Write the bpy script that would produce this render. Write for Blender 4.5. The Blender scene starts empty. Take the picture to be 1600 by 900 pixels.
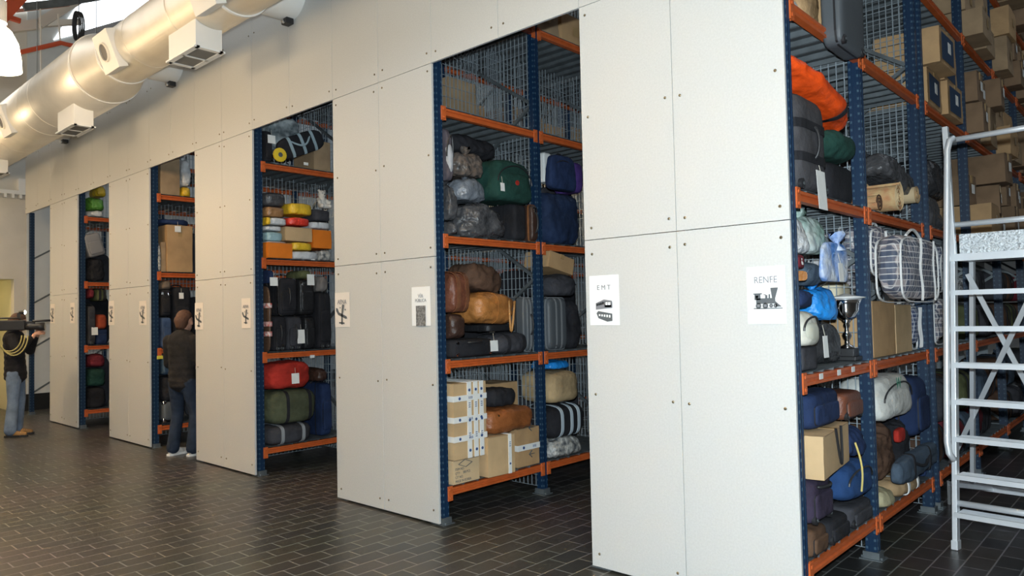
import bpy, bmesh, math, random
from mathutils import Vector, Matrix, Euler, noise
PI = math.pi
SC = bpy.context.scene
COL = SC.collection
# ------------------------------------------------------------------ camera
H = 1.62
CR = Vector((0.7358, 0.6769, -0.0211)).normalized()
CF = Vector((-0.676, 0.736, 0.0351)).normalized()
CU = CR.cross(CF).normalized(); CR = CF.cross(CU).normalized()
FPX = 1147.0
cd = bpy.data.cameras.new('camera'); cam = bpy.data.objects.new('camera', cd); COL.objects.link(cam)
cam.matrix_world = Matrix(((CR.x, CU.x, -CF.x, 0), (CR.y, CU.y, -CF.y, 0), (CR.z, CU.z, -CF.z, H), (0, 0, 0, 1)))
cd.sensor_width = 36; cd.lens = FPX / 1600 * 36; cd.clip_start = 0.05; cd.clip_end = 200
SC.camera = cam
# ------------------------------------------------------------------ light and exposure
SC.view_settings.view_transform = 'Standard'; SC.view_settings.look = 'None'
SC.view_settings.gamma = 1; SC.view_settings.use_curve_mapping = False
SC.view_settings.exposure = 0.0
W = bpy.data.worlds.new('sky'); SC.world = W; W.use_nodes = True
W.node_tree.nodes['Background'].inputs[0].default_value = (0.80, 0.90, 1.0, 1)
W.node_tree.nodes['Background'].inputs[1].default_value = 1.6
def lamp(name, kind, loc, power, color, size=0.1, sizey=None, rot=(0, 0, 0), **kw):
    l = bpy.data.lights.new(name, kind); l.energy = power; l.color = color
    if kind == 'AREA':
        l.shape = 'RECTANGLE'; l.size = size; l.size_y = sizey or size
    else: l.shadow_soft_size = size
    for k, v in kw.items(): setattr(l, k, v)
    o = bpy.data.objects.new(name, l); COL.objects.link(o); o.location = loc; o.rotation_euler = rot
    return o
# the photographer's flash, a hand's breadth above the lens
FLASH = lamp('camera_flash', 'SPOT', (0.05, -0.06, H + 0.16), 1080, (0.80, 0.93, 1.0), 0.03, rot=cam.matrix_world.to_euler(), spot_size=math.radians(125), spot_blend=0.6)
XLG = -14.6
# added area fills for unseen skylights; gable lamp strengthens daylight from the gable glazing
lamp('roof_fill', 'AREA', (-6, -2.5, 7.4), 70, (0.95, 0.97, 1.0), 20, 1.6)
lamp('gable_fill', 'AREA', (XLG, 1.0, 8.0), 110, (1.0, .97, .92), 5, 2.0, rot=(0, math.radians(-55), 0))
lamp('aisle_fill', 'AREA', (-6, 9.5, 7.6), 70, (0.75, 0.88, 1.0), 18, 3.0)
# warm bell lamps of the hall: their light sits in the lamp builder, power here
BELL_POWER = 72
# ------------------------------------------------------------------ pixel rays onto real planes
def ray(px, py): return CF * FPX + CR * (px - 800) - CU * (py - 450)
def onX(px, py, X): d = ray(px, py); return d * (X / d.x) + Vector((0, 0, H))
def onY(px, py, Y): d = ray(px, py); return d * (Y / d.y) + Vector((0, 0, H))
def onZ(px, py, Z): d = ray(px, py); return d * ((Z - H) / d.z) + Vector((0, 0, H))
# ------------------------------------------------------------------ materials
MATS = {}
def mat(name, col=(.5, .5, .5), rough=.6, metal=0, bump=0, bscale=40, var=0, vscale=6, emit=0, alpha=1, trans=0, spec=.5, coat=0, col2=None):
    if name in MATS: return MATS[name]
    m = bpy.data.materials.new(name); m.use_nodes = True; nt = m.node_tree; b = nt.nodes['Principled BSDF']
    b.inputs['Base Color'].default_value = (*col, 1); b.inputs['Roughness'].default_value = rough
    b.inputs['Metallic'].default_value = metal; b.inputs['Specular IOR Level'].default_value = spec
    if coat: b.inputs['Coat Weight'].default_value = coat; b.inputs['Coat Roughness'].default_value = .15
    if alpha < 1: b.inputs['Alpha'].default_value = alpha
    if trans: b.inputs['Transmission Weight'].default_value = trans
    if emit: b.inputs['Emission Color'].default_value = (*col, 1); b.inputs['Emission Strength'].default_value = emit
    if var or bump or col2:
        tc = nt.nodes.new('ShaderNodeTexCoord')
    if var or col2:
        n = nt.nodes.new('ShaderNodeTexNoise'); n.inputs['Scale'].default_value = vscale; n.inputs['Detail'].default_value = 5
        nt.links.new(tc.outputs['Object'], n.inputs['Vector'])
        r = nt.nodes.new('ShaderNodeValToRGB'); c2 = col2 or tuple(c * (1 - var) for c in col)
        r.color_ramp.elements[0].position = .35; r.color_ramp.elements[1].position = .65
        r.color_ramp.elements[0].color = (*c2, 1); r.color_ramp.elements[1].color = (*[min(1, c * (1 + var * .4)) for c in col], 1)
        nt.links.new(n.outputs['Fac'], r.inputs['Fac']); nt.links.new(r.outputs['Color'], b.inputs['Base Color'])
    if bump:
        n2 = nt.nodes.new('ShaderNodeTexNoise'); n2.inputs['Scale'].default_value = bscale; n2.inputs['Detail'].default_value = 9
        nt.links.new(tc.outputs['Object'], n2.inputs['Vector'])
        bp = nt.nodes.new('ShaderNodeBump'); bp.inputs['Strength'].default_value = bump; bp.inputs['Distance'].default_value = .02
        nt.links.new(n2.outputs['Fac'], bp.inputs['Height']); nt.links.new(bp.outputs['Normal'], b.inputs['Normal'])
    MATS[name] = m
    return m
def fabric(name, col, rough=.85, **k): return mat(name, col, rough, bump=.55, bscale=16, var=.3, vscale=7, spec=.25, **k)
def leather(name, col, rough=.42): return mat(name, col, rough, bump=.3, bscale=60, var=.35, vscale=5, spec=.5)
def plastic_bag(name, col, rough=.22): return mat(name, col, rough, bump=.9, bscale=22, var=.25, vscale=9, spec=.6)
M_panel = mat('grey_fibreboard', (.57, .57, .555), .55, bump=.04, bscale=120, var=.05, vscale=90)
M_edge = mat('board_edge', (.70, .70, .68), .6)
M_orange = mat('orange_paint', (.58, .12, .028), .42, spec=.5, var=.12, vscale=12)
M_steel = mat('galvanised_steel', (.16, .18, .19), .5, metal=.45, var=.25, vscale=8)
M_wire = mat('galvanised_wire', (.42, .48, .52), .35, metal=.4)
M_screw = mat('brass_screw', (.25, .2, .13), .35, metal=.9)
M_white = mat('white_paint', (.80, .80, .78), .6)
M_card = mat('brown_cardboard', (.50, .31, .15), .8, var=.14, vscale=5, bump=.08, bscale=30)
M_card2 = mat('light_cardboard', (.60, .41, .22), .8, var=.12, vscale=5, bump=.08, bscale=30)
M_card3 = mat('dull_cardboard', (.38, .26, .15), .85, var=.2, vscale=5, bump=.08, bscale=30)
M_tape = mat('brown_tape', (.42, .27, .12), .3, spec=.5)
M_paper = mat('white_paper', (.85, .85, .82), .7, var=.04, vscale=15)
M_print = mat('grey_print', (.10, .11, .12), .7)
M_faint = mat('faint_grey_print', (.22, .22, .24), .7)
M_black = fabric('black_fabric', (.022, .022, .026)); M_black2 = mat('black_plastic', (.02, .02, .022), .45)
M_alu = mat('aluminium', (.86, .89, .92), .38, metal=.45, var=.05)
M_chrome = mat('chrome', (.85, .85, .86), .08, metal=1)
M_brassy = mat('brass', (.8, .62, .3), .25, metal=1)
M_string = mat('string', (.7, .66, .55), .8)
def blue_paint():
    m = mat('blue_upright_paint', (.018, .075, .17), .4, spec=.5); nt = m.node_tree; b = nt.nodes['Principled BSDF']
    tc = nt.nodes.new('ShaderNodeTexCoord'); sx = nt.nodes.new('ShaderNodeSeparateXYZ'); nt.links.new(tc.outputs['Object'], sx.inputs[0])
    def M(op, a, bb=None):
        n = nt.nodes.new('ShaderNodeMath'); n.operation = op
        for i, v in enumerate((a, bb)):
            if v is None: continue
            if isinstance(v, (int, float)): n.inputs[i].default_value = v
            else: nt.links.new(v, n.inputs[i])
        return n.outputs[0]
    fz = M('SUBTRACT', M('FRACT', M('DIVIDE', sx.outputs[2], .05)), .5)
    def lit_slot(c, off): return M('LESS_THAN', M('ABSOLUTE', M('SUBTRACT', M('ABSOLUTE', c), off)), .006)
    s = M('MULTIPLY', M('MAXIMUM', lit_slot(sx.outputs[0], .024), lit_slot(sx.outputs[1], .024)), M('LESS_THAN', M('ABSOLUTE', fz), .16))
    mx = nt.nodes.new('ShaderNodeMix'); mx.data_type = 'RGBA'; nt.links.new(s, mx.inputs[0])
    mx.inputs[6].default_value = (.006, .026, .066, 1); mx.inputs[7].default_value = (.05, .10, .15, 1)  # paler slots: light through the perforations put into the colour
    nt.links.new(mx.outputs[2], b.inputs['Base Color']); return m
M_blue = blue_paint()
def plaid(name, base, dark, light, sc=1.0, wave=True):
    m = mat(name, base, .6, spec=.4); nt = m.node_tree; b = nt.nodes['Principled BSDF']
    tc = nt.nodes.new('ShaderNodeTexCoord')
    def stripes(axis, scale, thr):
        sx = nt.nodes.new('ShaderNodeSeparateXYZ'); nt.links.new(tc.outputs['Object'], sx.inputs[0])
        n = nt.nodes.new('ShaderNodeMath'); n.operation = 'MULTIPLY'; nt.links.new(sx.outputs[axis], n.inputs[0]); n.inputs[1].default_value = scale
        f = nt.nodes.new('ShaderNodeMath'); f.operation = 'FRACT'; nt.links.new(n.outputs[0], f.inputs[0])
        l = nt.nodes.new('ShaderNodeMath'); l.operation = 'LESS_THAN'; nt.links.new(f.outputs[0], l.inputs[0]); l.inputs[1].default_value = thr
        return l.outputs[0]
    def mix(fac, a, c, k=1.0):
        mx = nt.nodes.new('ShaderNodeMix'); mx.data_type = 'RGBA'
        mm = nt.nodes.new('ShaderNodeMath'); mm.operation = 'MULTIPLY'; nt.links.new(fac, mm.inputs[0]); mm.inputs[1].default_value = k
        nt.links.new(mm.outputs[0], mx.inputs[0])
        if hasattr(a, 'links'): nt.links.new(a, mx.inputs[6])
        else: mx.inputs[6].default_value = (*a, 1)
        mx.inputs[7].default_value = (*c, 1); return mx.outputs[2]
    o = mix(stripes(0, 13 * sc, .42), base, dark, .6); o = mix(stripes(1, 13 * sc, .42), o, dark, .75); o = mix(stripes(2, 13 * sc, .42), o, dark, .75)
    o = mix(stripes(1, 26 * sc, .14), o, light, .8); o = mix(stripes(2, 26 * sc, .14), o, light, .8)
    nt.links.new(o, b.inputs['Base Color']); return m
M_plaid = plaid('plaid_woven', (.42, .36, .36), (.06, .08, .13), (.75, .72, .70))
M_plaid2 = plaid('blue_plaid_woven', (.30, .32, .38), (.05, .07, .14), (.70, .70, .72), 1.25)
# ------------------------------------------------------------------ mesh helpers
def cuts_box(bm, c, s, rot=None):
    M = Matrix.Translation(Vector(c)) @ (rot.to_matrix().to_4x4() if rot else Matrix()) @ Matrix.Diagonal((*s, 1))
    return bmesh.ops.create_cube(bm, size=1, matrix=M)['verts']
def bx(bm, x0, x1, y0, y1, z0, z1): return cuts_box(bm, ((x0 + x1) / 2, (y0 + y1) / 2, (z0 + z1) / 2), (abs(x1 - x0), abs(y1 - y0), abs(z1 - z0)))
def bar(bm, a, b, w, h=None, up=(0, 0, 1)):
    a = Vector(a); b = Vector(b); d = (b - a); L = d.length; d.normalize(); u = Vector(up)
    if abs(d.dot(u)) > .98: u = Vector((0, 1, 0))
    s = d.cross(u).normalized(); u = s.cross(d)
    M = Matrix(((d.x, s.x, u.x, 0), (d.y, s.y, u.y, 0), (d.z, s.z, u.z, 0), (0, 0, 0, 1)))
    bmesh.ops.create_cube(bm, size=1, matrix=Matrix.Translation((a + b) / 2) @ M @ Matrix.Diagonal((L, w, h or w, 1)))
def tube(bm, pts, r, n=8, cap=True, closed=False):
    pts = [Vector(p) for p in pts]; rs = r if isinstance(r, (list, tuple)) else [r] * len(pts); rings = []; pu = None
    for i, p in enumerate(pts):
        if closed: t = pts[(i + 1) % len(pts)] - pts[i - 1]
        else: t = pts[min(i + 1, len(pts) - 1)] - pts[max(i - 1, 0)]
        t = t.normalized() if t.length > 1e-9 else Vector((0, 0, 1))
        if pu is None: u = t.orthogonal().normalized()
        else:
            u = pu - t * pu.dot(t); u = u.normalized() if u.length > 1e-6 else t.orthogonal().normalized()
        pu = u; v = t.cross(u)
        rings.append([bm.verts.new(p + (u * math.cos(2 * PI * k / n) + v * math.sin(2 * PI * k / n)) * rs[i]) for k in range(n)])
    m = len(rings)
    for i in range(m if closed else m - 1):
        A = rings[i]; B = rings[(i + 1) % m]
        for k in range(n): bm.faces.new((A[k], A[(k + 1) % n], B[(k + 1) % n], B[k]))
    if cap and not closed: bm.faces.new(rings[0][::-1]); bm.faces.new(rings[-1])
def arc(c, r1, r2, a0, a1, plane='yz', n=12):
    out = []
    for i in range(n + 1):
        a = a0 + (a1 - a0) * i / n; u = r1 * math.cos(a); v = r2 * math.sin(a)
        out.append((c[0] + (u if plane[0] == 'x' else 0), c[1] + (u if plane[0] == 'y' else v if plane[1] == 'y' else 0), c[2] + (v if plane[1] == 'z' else 0)))
    return out
def lathe(bm, prof, c=(0, 0, 0), n=24, axis='z', cap=True):
    rings = []
    for r, z in prof:
        ring = []
        for k in range(n):
            a = 2 * PI * k / n; x, y = r * math.cos(a), r * math.sin(a)
            p = {'z': (x, y, z), 'x': (z, x, y), 'y': (x, z, y)}[axis]
            ring.append(bm.verts.new((c[0] + p[0], c[1] + p[1], c[2] + p[2])))
        rings.append(ring)
    for A, B in zip(rings, rings[1:]):
        for k in range(n): bm.faces.new((A[k], A[(k + 1) % n], B[(k + 1) % n], B[k]))
    if cap: bm.faces.new(rings[0][::-1]); bm.faces.new(rings[-1])
def obj(name, bm, m, parent=None, smooth=False, bev=0, label=None, kind=None, rec=True):
    if rec: bmesh.ops.recalc_face_normals(bm, faces=bm.faces[:])
    me = bpy.data.meshes.new(name); bm.to_mesh(me); bm.free()
    if m: me.materials.append(m)
    o = bpy.data.objects.new(name, me); COL.objects.link(o)
    if parent: o.parent = parent
    if smooth:
        me.polygons.foreach_set('use_smooth', [True] * len(me.polygons))
    if bev:
        b = o.modifiers.new('bevel', 'BEVEL'); b.width = bev; b.segments = 2; b.limit_method = 'ANGLE'
    if label: o['label'] = label
    if kind: o['kind'] = kind
    return o
def thing(name, label, cat, loc=(0, 0, 0), rot=(0, 0, 0), group=None):
    o = bpy.data.objects.new(name, None); COL.objects.link(o); o.empty_display_size = .05
    o.location = loc; o.rotation_euler = rot; o['label'] = label; o['category'] = cat
    if group: o['group'] = group
    return o
def struct(name, label=None, parent=None):
    o = bpy.data.objects.new(name, None); COL.objects.link(o); o['kind'] = 'structure'
    if label: o['label'] = label
    return o
def softbm(d, w, h, p=4, n=14, amp=0.0, freq=4, seed=0, flat=True, z0=0, taper=0, lean=0):
    """closed superellipsoid between a sphere (p=2) and a box (p high), crumpled by noise; base centre at (0,0,z0)"""
    bm = bmesh.new(); bmesh.ops.create_cube(bm, size=2)
    bmesh.ops.subdivide_edges(bm, edges=bm.edges[:], cuts=n, use_grid_fill=True)
    off = Vector((seed * 7.3, seed * 3.1, seed * 1.7))
    for v in bm.verts:
        c = v.co; L = (abs(c.x) ** p + abs(c.y) ** p + abs(c.z) ** p) ** (1 / p); c = c / L
        q = Vector((c.x * d / 2, c.y * w / 2, c.z * h / 2))
        if amp:
            nn = Vector((c.x / d, c.y / w, c.z / h)).normalized()
            f = noise.noise(q * freq + off) * .9 + (.5 - abs(noise.noise(q * freq * 2.3 + off))) * .7 - .15 + noise.noise(q * freq * 5 + off) * .25
            q += nn * amp * f
        if taper: k = 1 - taper * (c.z * .5 + .5); q.x *= k; q.y *= k
        if flat and q.z < -h / 2 * .93: q.z = -h / 2 * .93
        v.co = Vector((q.x, q.y + lean * (c.z), max(q.z + h / 2 * (.93 if flat else 1), .001) + z0))
    return bm
def band(bm, d, w, h, p, axis, pos, width, off=.004, zc=None, n=48, th=.004):
    """ribbon round a superellipse body; axis the band is perpendicular to; pos -1..1"""
    zc = h / 2 if zc is None else zc
    sc = max(0.05, (1 - abs(pos) ** p)) ** (1 / p); half = [d / 2, w / 2, h / 2]
    ia = 'xyz'.index(axis); o1, o2 = [i for i in range(3) if i != ia]
    rings = []
    for dd, oo in ((-width / 2, off), (width / 2, off), (width / 2, off - th * 2), (-width / 2, off - th * 2)):
        ring = []
        for k in range(n):
            a = 2 * PI * k / n; ca, sa = math.cos(a), math.sin(a); L = (abs(ca) ** p + abs(sa) ** p) ** (1 / p)
            q = [0, 0, 0]; q[ia] = pos * half[ia] + dd
            q[o1] = ca / L * (half[o1] * sc) + ca * oo; q[o2] = sa / L * (half[o2] * sc) + sa * oo
            q[2] = max(q[2] + zc, 0) if zc > h * .3 else q[2] + zc; ring.append(bm.verts.new(q))
        rings.append(ring)
    for i in range(4):
        A, B = rings[i], rings[(i + 1) % 4]
        for k in range(n): bm.faces.new((A[k], A[(k + 1) % n], B[(k + 1) % n], B[k]))
def text(name, s, size, m, parent, loc, rot, align='CENTER', depth=.0006, narrow=1.0):
    c = bpy.data.curves.new(name, 'FONT'); c.body = s; c.size = size; c.align_x = align; c.align_y = 'CENTER'; c.extrude = depth
    t = bpy.data.objects.new(name + '_c', c); COL.objects.link(t); bpy.context.view_layer.update()
    me = bpy.data.meshes.new_from_object(t.evaluated_get(bpy.context.evaluated_depsgraph_get()))
    bpy.data.objects.remove(t); bpy.data.curves.remove(c)
    me.materials.clear(); me.materials.append(m)
    o = bpy.data.objects.new(name, me); COL.objects.link(o); o.parent = parent; o.location = loc; o.rotation_euler = rot; o.scale = (narrow, 1, 1)
    return o
def blob(name, caps, m, parent, vox=.014, sm=4):
    """one continuous surface from tapered capsules (voxel remesh)"""
    bm = bmesh.new()
    for c in caps:
        a, ra, b, rb = Vector(c[0]), c[1], Vector(c[2]), c[3]; sq = c[4] if len(c) > 4 else (1, 1, 1)
        k = max(2, int((b - a).length / (min(ra, rb) * .5)) + 1)
        for i in range(k):
            t = i / (k - 1); p = a.lerp(b, t); r = ra + (rb - ra) * t
            bmesh.ops.create_icosphere(bm, subdivisions=2, radius=1, matrix=Matrix.Translation(p) @ Matrix.Diagonal((r * sq[0], r * sq[1], r * sq[2], 1)))
    me = bpy.data.meshes.new(name); bm.to_mesh(me); bm.free()
    t = bpy.data.objects.new(name + '_t', me); COL.objects.link(t)
    r = t.modifiers.new('r', 'REMESH'); r.mode = 'VOXEL'; r.voxel_size = vox
    s = t.modifiers.new('s', 'SMOOTH'); s.iterations = sm; s.factor = .5
    bpy.context.view_layer.update()
    me2 = bpy.data.meshes.new_from_object(t.evaluated_get(bpy.context.evaluated_depsgraph_get())); bpy.data.objects.remove(t)
    me2.materials.clear(); me2.materials.append(m); me2.name = name
    me2.polygons.foreach_set('use_smooth', [True] * len(me2.polygons))
    o = bpy.data.objects.new(name, me2); COL.objects.link(o); o.parent = parent
    return o
# ------------------------------------------------------------------ the setting
YF = 3.79                      # front face of the panelled wall
XL = -16.05                    # end wall
FACE = dict(A=-12.56, B=-9.80, C=-7.12, D=-4.29, E=-1.505)
LEFT = dict(A=-13.93, B=-11.23, C=-8.48, D=-5.65, E=-2.84)
ZT = 3.60; ZS = 2.08; ZTOP = 5.55
def floor_mat():
    m = mat('dark_floor_tile', (.05, .045, .04), .3, spec=.6); nt = m.node_tree; b = nt.nodes['Principled BSDF']
    tc = nt.nodes.new('ShaderNodeTexCoord'); mp = nt.nodes.new('ShaderNodeMapping'); nt.links.new(tc.outputs['Object'], mp.inputs[0])
    mp.inputs['Rotation'].default_value = (0, 0, PI / 2); mp.inputs['Location'].default_value = (0, .056, 0)
    br = nt.nodes.new('ShaderNodeTexBrick'); nt.links.new(mp.outputs[0], br.inputs['Vector'])
    br.inputs['Scale'].default_value = 1; br.inputs['Brick Width'].default_value = .25; br.inputs['Row Height'].default_value = .148
    br.inputs['Mortar Size'].default_value = .005; br.inputs['Mortar Smooth'].default_value = .2; br.inputs['Bias'].default_value = -.1
    br.inputs['Color1'].default_value = (.040, .039, .039, 1); br.inputs['Color2'].default_value = (.066, .058, .048, 1); br.inputs['Mortar'].default_value = (.24, .23, .22, 1)
    nz = nt.nodes.new('ShaderNodeTexNoise'); nz.inputs['Scale'].default_value = 1.1; nz.inputs['Detail'].default_value = 6; nt.links.new(tc.outputs['Object'], nz.inputs['Vector'])
    mx = nt.nodes.new('ShaderNodeMix'); mx.data_type = 'RGBA'; mx.blend_type = 'MULTIPLY'; mx.inputs[0].default_value = .45
    nt.links.new(br.outputs['Color'], mx.inputs[6]); nt.links.new(nz.outputs['Color'], mx.inputs[7]); nt.links.new(mx.outputs[2], b.inputs['Base Color'])
    rr = nt.nodes.new('ShaderNodeMapRange'); nt.links.new(nz.outputs['Fac'], rr.inputs[0]); rr.inputs[3].default_value = .26; rr.inputs[4].default_value = .46
    nt.links.new(rr.outputs[0], b.inputs['Roughness'])
    bp = nt.nodes.new('ShaderNodeBump'); bp.inputs['Strength'].default_value = .35; bp.inputs['Distance'].default_value = .003; bp.invert = True
    nt.links.new(br.outputs['Fac'], bp.inputs['Height']); nt.links.new(bp.outputs['Normal'], b.inputs['Normal'])
    return m
bm = bmesh.new(); bx(bm, -19, 9, -9, 19, -.1, 0); obj('floor', bm, floor_mat(), kind='structure', label='dark brown tiled floor with staggered joints')
M_wall = mat('cream_plaster', (.66, .62, .55), .8, var=.05, vscale=3); M_wallg = mat('pale_grey_plaster', (.62, .64, .64), .8, var=.05, vscale=3)
M_hall = mat('pale_hall_wall', (.36, .35, .33), .85)
# end wall with a doorway recess on the left and a black tiled base
bm = bmesh.new(); bx(bm, XL - .2, XL, -9, 2.2, 0, 9.5); bx(bm, XL - .2, XL, 2.2, 3.78, 2.46, 9.5); bx(bm, XL - .2, XL, 3.78, 19, 0, 9.5)
obj('wall_left', bm, M_wall, kind='structure', label='cream end wall of the hall behind the cameraman')
bm = bmesh.new(); bx(bm, XL - 1.4, XL - 1.2, 1.6, 4.6, 0, 3)
bx(bm, XL - 1.2, XL - .2, 1.7, 2.2, 0, 3); bx(bm, XL - 1.2, XL - .2, 3.78, 3.9, 0, 3); bx(bm, XL - 1.2, XL - .2, 2.2, 3.78, 2.46, 2.6)
obj('wall_recess', bm, mat('yellow_plaster', (.72, .66, .42), .8), kind='structure', label='yellowish lit doorway recess in the end wall')
lamp('recess_light', 'POINT', (XL - .6, 3.0, 2.2), 5, (1, .86, .5), .1)
bm = bmesh.new(); bx(bm, XL, XL + .025, 3.9, 12, 0, .31); obj('baseboard_left', bm, mat('black_tile', (.02, .02, .02), .3), kind='structure')
bm = bmesh.new(); bx(bm, XL, XL + .16, -9, 3.98, 4.03, 4.10)
for i in range(60): bx(bm, XL + .02, XL + .15, 3.95 - i * .12, 3.99 - i * .12, 3.96, 4.03)
obj('trim_1', bm, M_white, kind='structure', label='white cable ledge high on the end wall')
bm = bmesh.new(); bx(bm, XL, XL + .12, 3.82, 3.96, 4.10, 4.34); o = obj('junction_box', bm, M_white, bev=.01); o['label'] = 'small white junction box high in the corner on the end wall ledge'; o['category'] = 'box'
# other walls of the hall
bm = bmesh.new(); bx(bm, -19, 9, -9.2, -9, 0, 9.5); obj('wall_back', bm, M_hall, kind='structure')
bm = bmesh.new(); bx(bm, 9, 9.2, -9, 19, 0, 9.5); obj('wall_right', bm, M_hall, kind='structure')
bm = bmesh.new(); bx(bm, -19, 9, 19, 19.2, 0, 9.5); obj('wall_rear', bm, mat('grey_hall_wall', (.35, .36, .36), .9), kind='structure')
bm = bmesh.new()
bx(bm, -19, 9, -9.2, -3.6, 8.6, 8.75); bx(bm, -19, 9, -1.6, 8.2, 8.6, 8.75); bx(bm, -19, 9, 10.8, 19.2, 8.6, 8.75)
bx(bm, 8, 9, -3.6, -1.6, 8.6, 8.75); bx(bm, -19, -17, -3.6, -1.6, 8.6, 8.75)
for i in range(34): bx(bm, -19 + i * .84, -18.92 + i * .84, -9, 19, 8.5, 8.6)
obj('ceiling', bm, mat('corrugated_roof', (.55, .56, .55), .6, metal=.2), kind='structure', label='corrugated metal roof with skylight openings')
# ------------------------------------------------------------------ panelled wall
fac = struct('wall_front', 'tall grey fibreboard wall with aisle openings')
scr = bmesh.new(); lathe(scr, [(.0085, 0), (.0085, .003), (.004, .006)], axis='y', n=10)
bmesh.ops.transform(scr, matrix=Matrix.Rotation(PI, 4, 'Z'), verts=scr.verts)
scr_me = bpy.data.meshes.new('screw'); scr.to_mesh(scr_me); scr.free(); scr_me.materials.append(M_screw)
def board(x0, x1, z0, z1, sc=((.05, .06), (.5, .06), (.95, .06))):
    g = .002; bm = bmesh.new(); cx, cz = (x0 + x1) / 2, z0
    bx(bm, x0 + g - cx, x1 - g - cx, 0, .02, g, z1 - z0 - g)
    o = obj('board', bm, M_panel, fac, bev=.0012); o.location = (cx, YF, cz); o['kind'] = 'structure'
    hh = z1 - z0; rnd = random.Random(int(x0 * 100 + z0 * 10))
    for fz in ((.045, .52, .96) if hh > 1.2 else (.5,)):
        for sx in (-1, 1):
            s = bpy.data.objects.new('screw', scr_me); COL.objects.link(s); s.parent = o; s.location = (sx * ((x1 - x0) / 2 - .055) + rnd.uniform(-.01, .01), 0, fz * hh + rnd.uniform(-.012, .012)); s.rotation_euler = (0, 0, 0)
    return o
for k in 'ABCDE':
    l, r = LEFT[k], FACE[k]; m_ = (l + r) / 2
    for a, b in ((l, m_), (m_, r)):
        board(a, b, .015, ZS); board(a, b, ZS, ZT)
edges = [-15.36, -14.65]
for k in 'ABCDE': edges += [LEFT[k], (LEFT[k] + FACE[k]) / 2]; edges += [FACE[k]]
full = [edges[0], edges[1]]
ks = 'ABCDE'
for i, k in enumerate(ks):
    full += [LEFT[k], (LEFT[k] + FACE[k]) / 2, FACE[k]]
    if i < 4: full += [(FACE[k] + LEFT[ks[i + 1]]) / 2]
for a, b in zip(full, full[1:]): board(a, b, ZT, ZTOP)
# ------------------------------------------------------------------ racks
LV = [.24, 1.23, 2.22, 3.24, 4.20, 5.15, 6.10]
DECK = .043
def mesh_of(bm, m, bevel=0):
    if bevel: bmesh.ops.bevel(bm, geom=bm.edges[:], offset=bevel, segments=1, affect='EDGES')
    bmesh.ops.recalc_face_normals(bm, faces=bm.faces[:]); me = bpy.data.meshes.new('m'); bm.to_mesh(me); bm.free(); me.materials.append(m); return me
def inst(name, me, parent, loc, rot=(0, 0, 0), **kw):
    o = bpy.data.objects.new(name, me); COL.objects.link(o); o.parent = parent; o.location = loc; o.rotation_euler = rot
    for k, v in kw.items(): o[k] = v
    return o
_up = {}
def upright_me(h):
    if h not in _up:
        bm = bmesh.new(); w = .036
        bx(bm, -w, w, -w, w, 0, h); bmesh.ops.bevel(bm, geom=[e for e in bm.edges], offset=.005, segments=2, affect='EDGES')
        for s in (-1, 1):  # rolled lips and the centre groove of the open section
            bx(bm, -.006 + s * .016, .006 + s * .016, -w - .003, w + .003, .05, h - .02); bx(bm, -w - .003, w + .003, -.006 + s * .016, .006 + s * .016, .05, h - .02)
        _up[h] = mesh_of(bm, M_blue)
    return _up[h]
bm = bmesh.new(); bx(bm, -.07, .07, -.06, .06, 0, .006); bx(bm, -.05, .05, -.045, .045, .006, .05)
for s in (-1, 1): lathe(bm, [(.009, .006), (.009, .02)], c=(s * .058, -.03, 0), n=6)
foot_me = mesh_of(bm, M_steel)
_bm = {}
def beam_me(L):
    L = round(L, 3)
    if L not in _bm:
        bm = bmesh.new(); prof = [(0, .028), (0, .012), (-.012, .007), (-.012, -.007), (0, -.012), (0, -.028), (-.042, -.028), (-.042, .028)]
        A = [bm.verts.new((x, 0, z)) for x, z in prof]; B = [bm.verts.new((x, L, z)) for x, z in prof]
        for i in range(8): bm.faces.new((A[i], A[(i + 1) % 8], B[(i + 1) % 8], B[i]))
        bm.faces.new(A[::-1]); bm.faces.new(B); _bm[L] = mesh_of(bm, M_orange)
    return _bm[L]
bm = bmesh.new(); bx(bm, -.004, .006, -.025, .025, -.070, .044); bx(bm, .006, .012, -.012, .012, -.055, -.035); bx(bm, .006, .012, -.012, .012, .012, .030); bx(bm, -.045, .004, .02, .025, -.065, .04)
conn_me = mesh_of(bm, M_orange, .0015)
_dk = {}
def deck_me(L, D):
    k = (round(L, 2), round(D, 2))
    if k not in _dk:
        bm = bmesh.new(); n = max(2, round(L / .16)); st = L / n
        for i in range(n):
            y0 = i * st + .002; y1 = (i + 1) * st - .002
            bx(bm, -D, -.005, y0, y1, 0, .003); bx(bm, -D, -.005, y0, y0 + .004, -.032, 0); bx(bm, -D, -.005, y1 - .004, y1, -.032, 0)
            bx(bm, -D, -.005, y0, y0 + .03, -.034, -.031)
        _dk[k] = mesh_of(bm, M_steel)
    return _dk[k]
M_rivet = mat('zinc_rivet', (.85, .9, .92), .3, metal=.3)
_mp = {}
def wiremesh_me(L, h, axis, px=.05, pz=.10):
    k = (round(L, 2), round(h, 2), axis, px)
    if k not in _mp:
        bm = bmesh.new(); t = .0020; tv = .0030
        def B(a0, a1, z0, z1, t=.002): bx(bm, -t, t, a0, a1, z0, z1) if axis == 'y' else bx(bm, a0, a1, -t, t, z0, z1)
        for i in range(int(L / px)): a = px * (i + .5); B(a - tv, a + tv, .05, h, tv)
        for j in range(int(h / pz)): z = .05 + pz * j; B(0, L, z - t, z + t)
        _mp[k] = mesh_of(bm, M_wire)
    return _mp[k]
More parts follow.
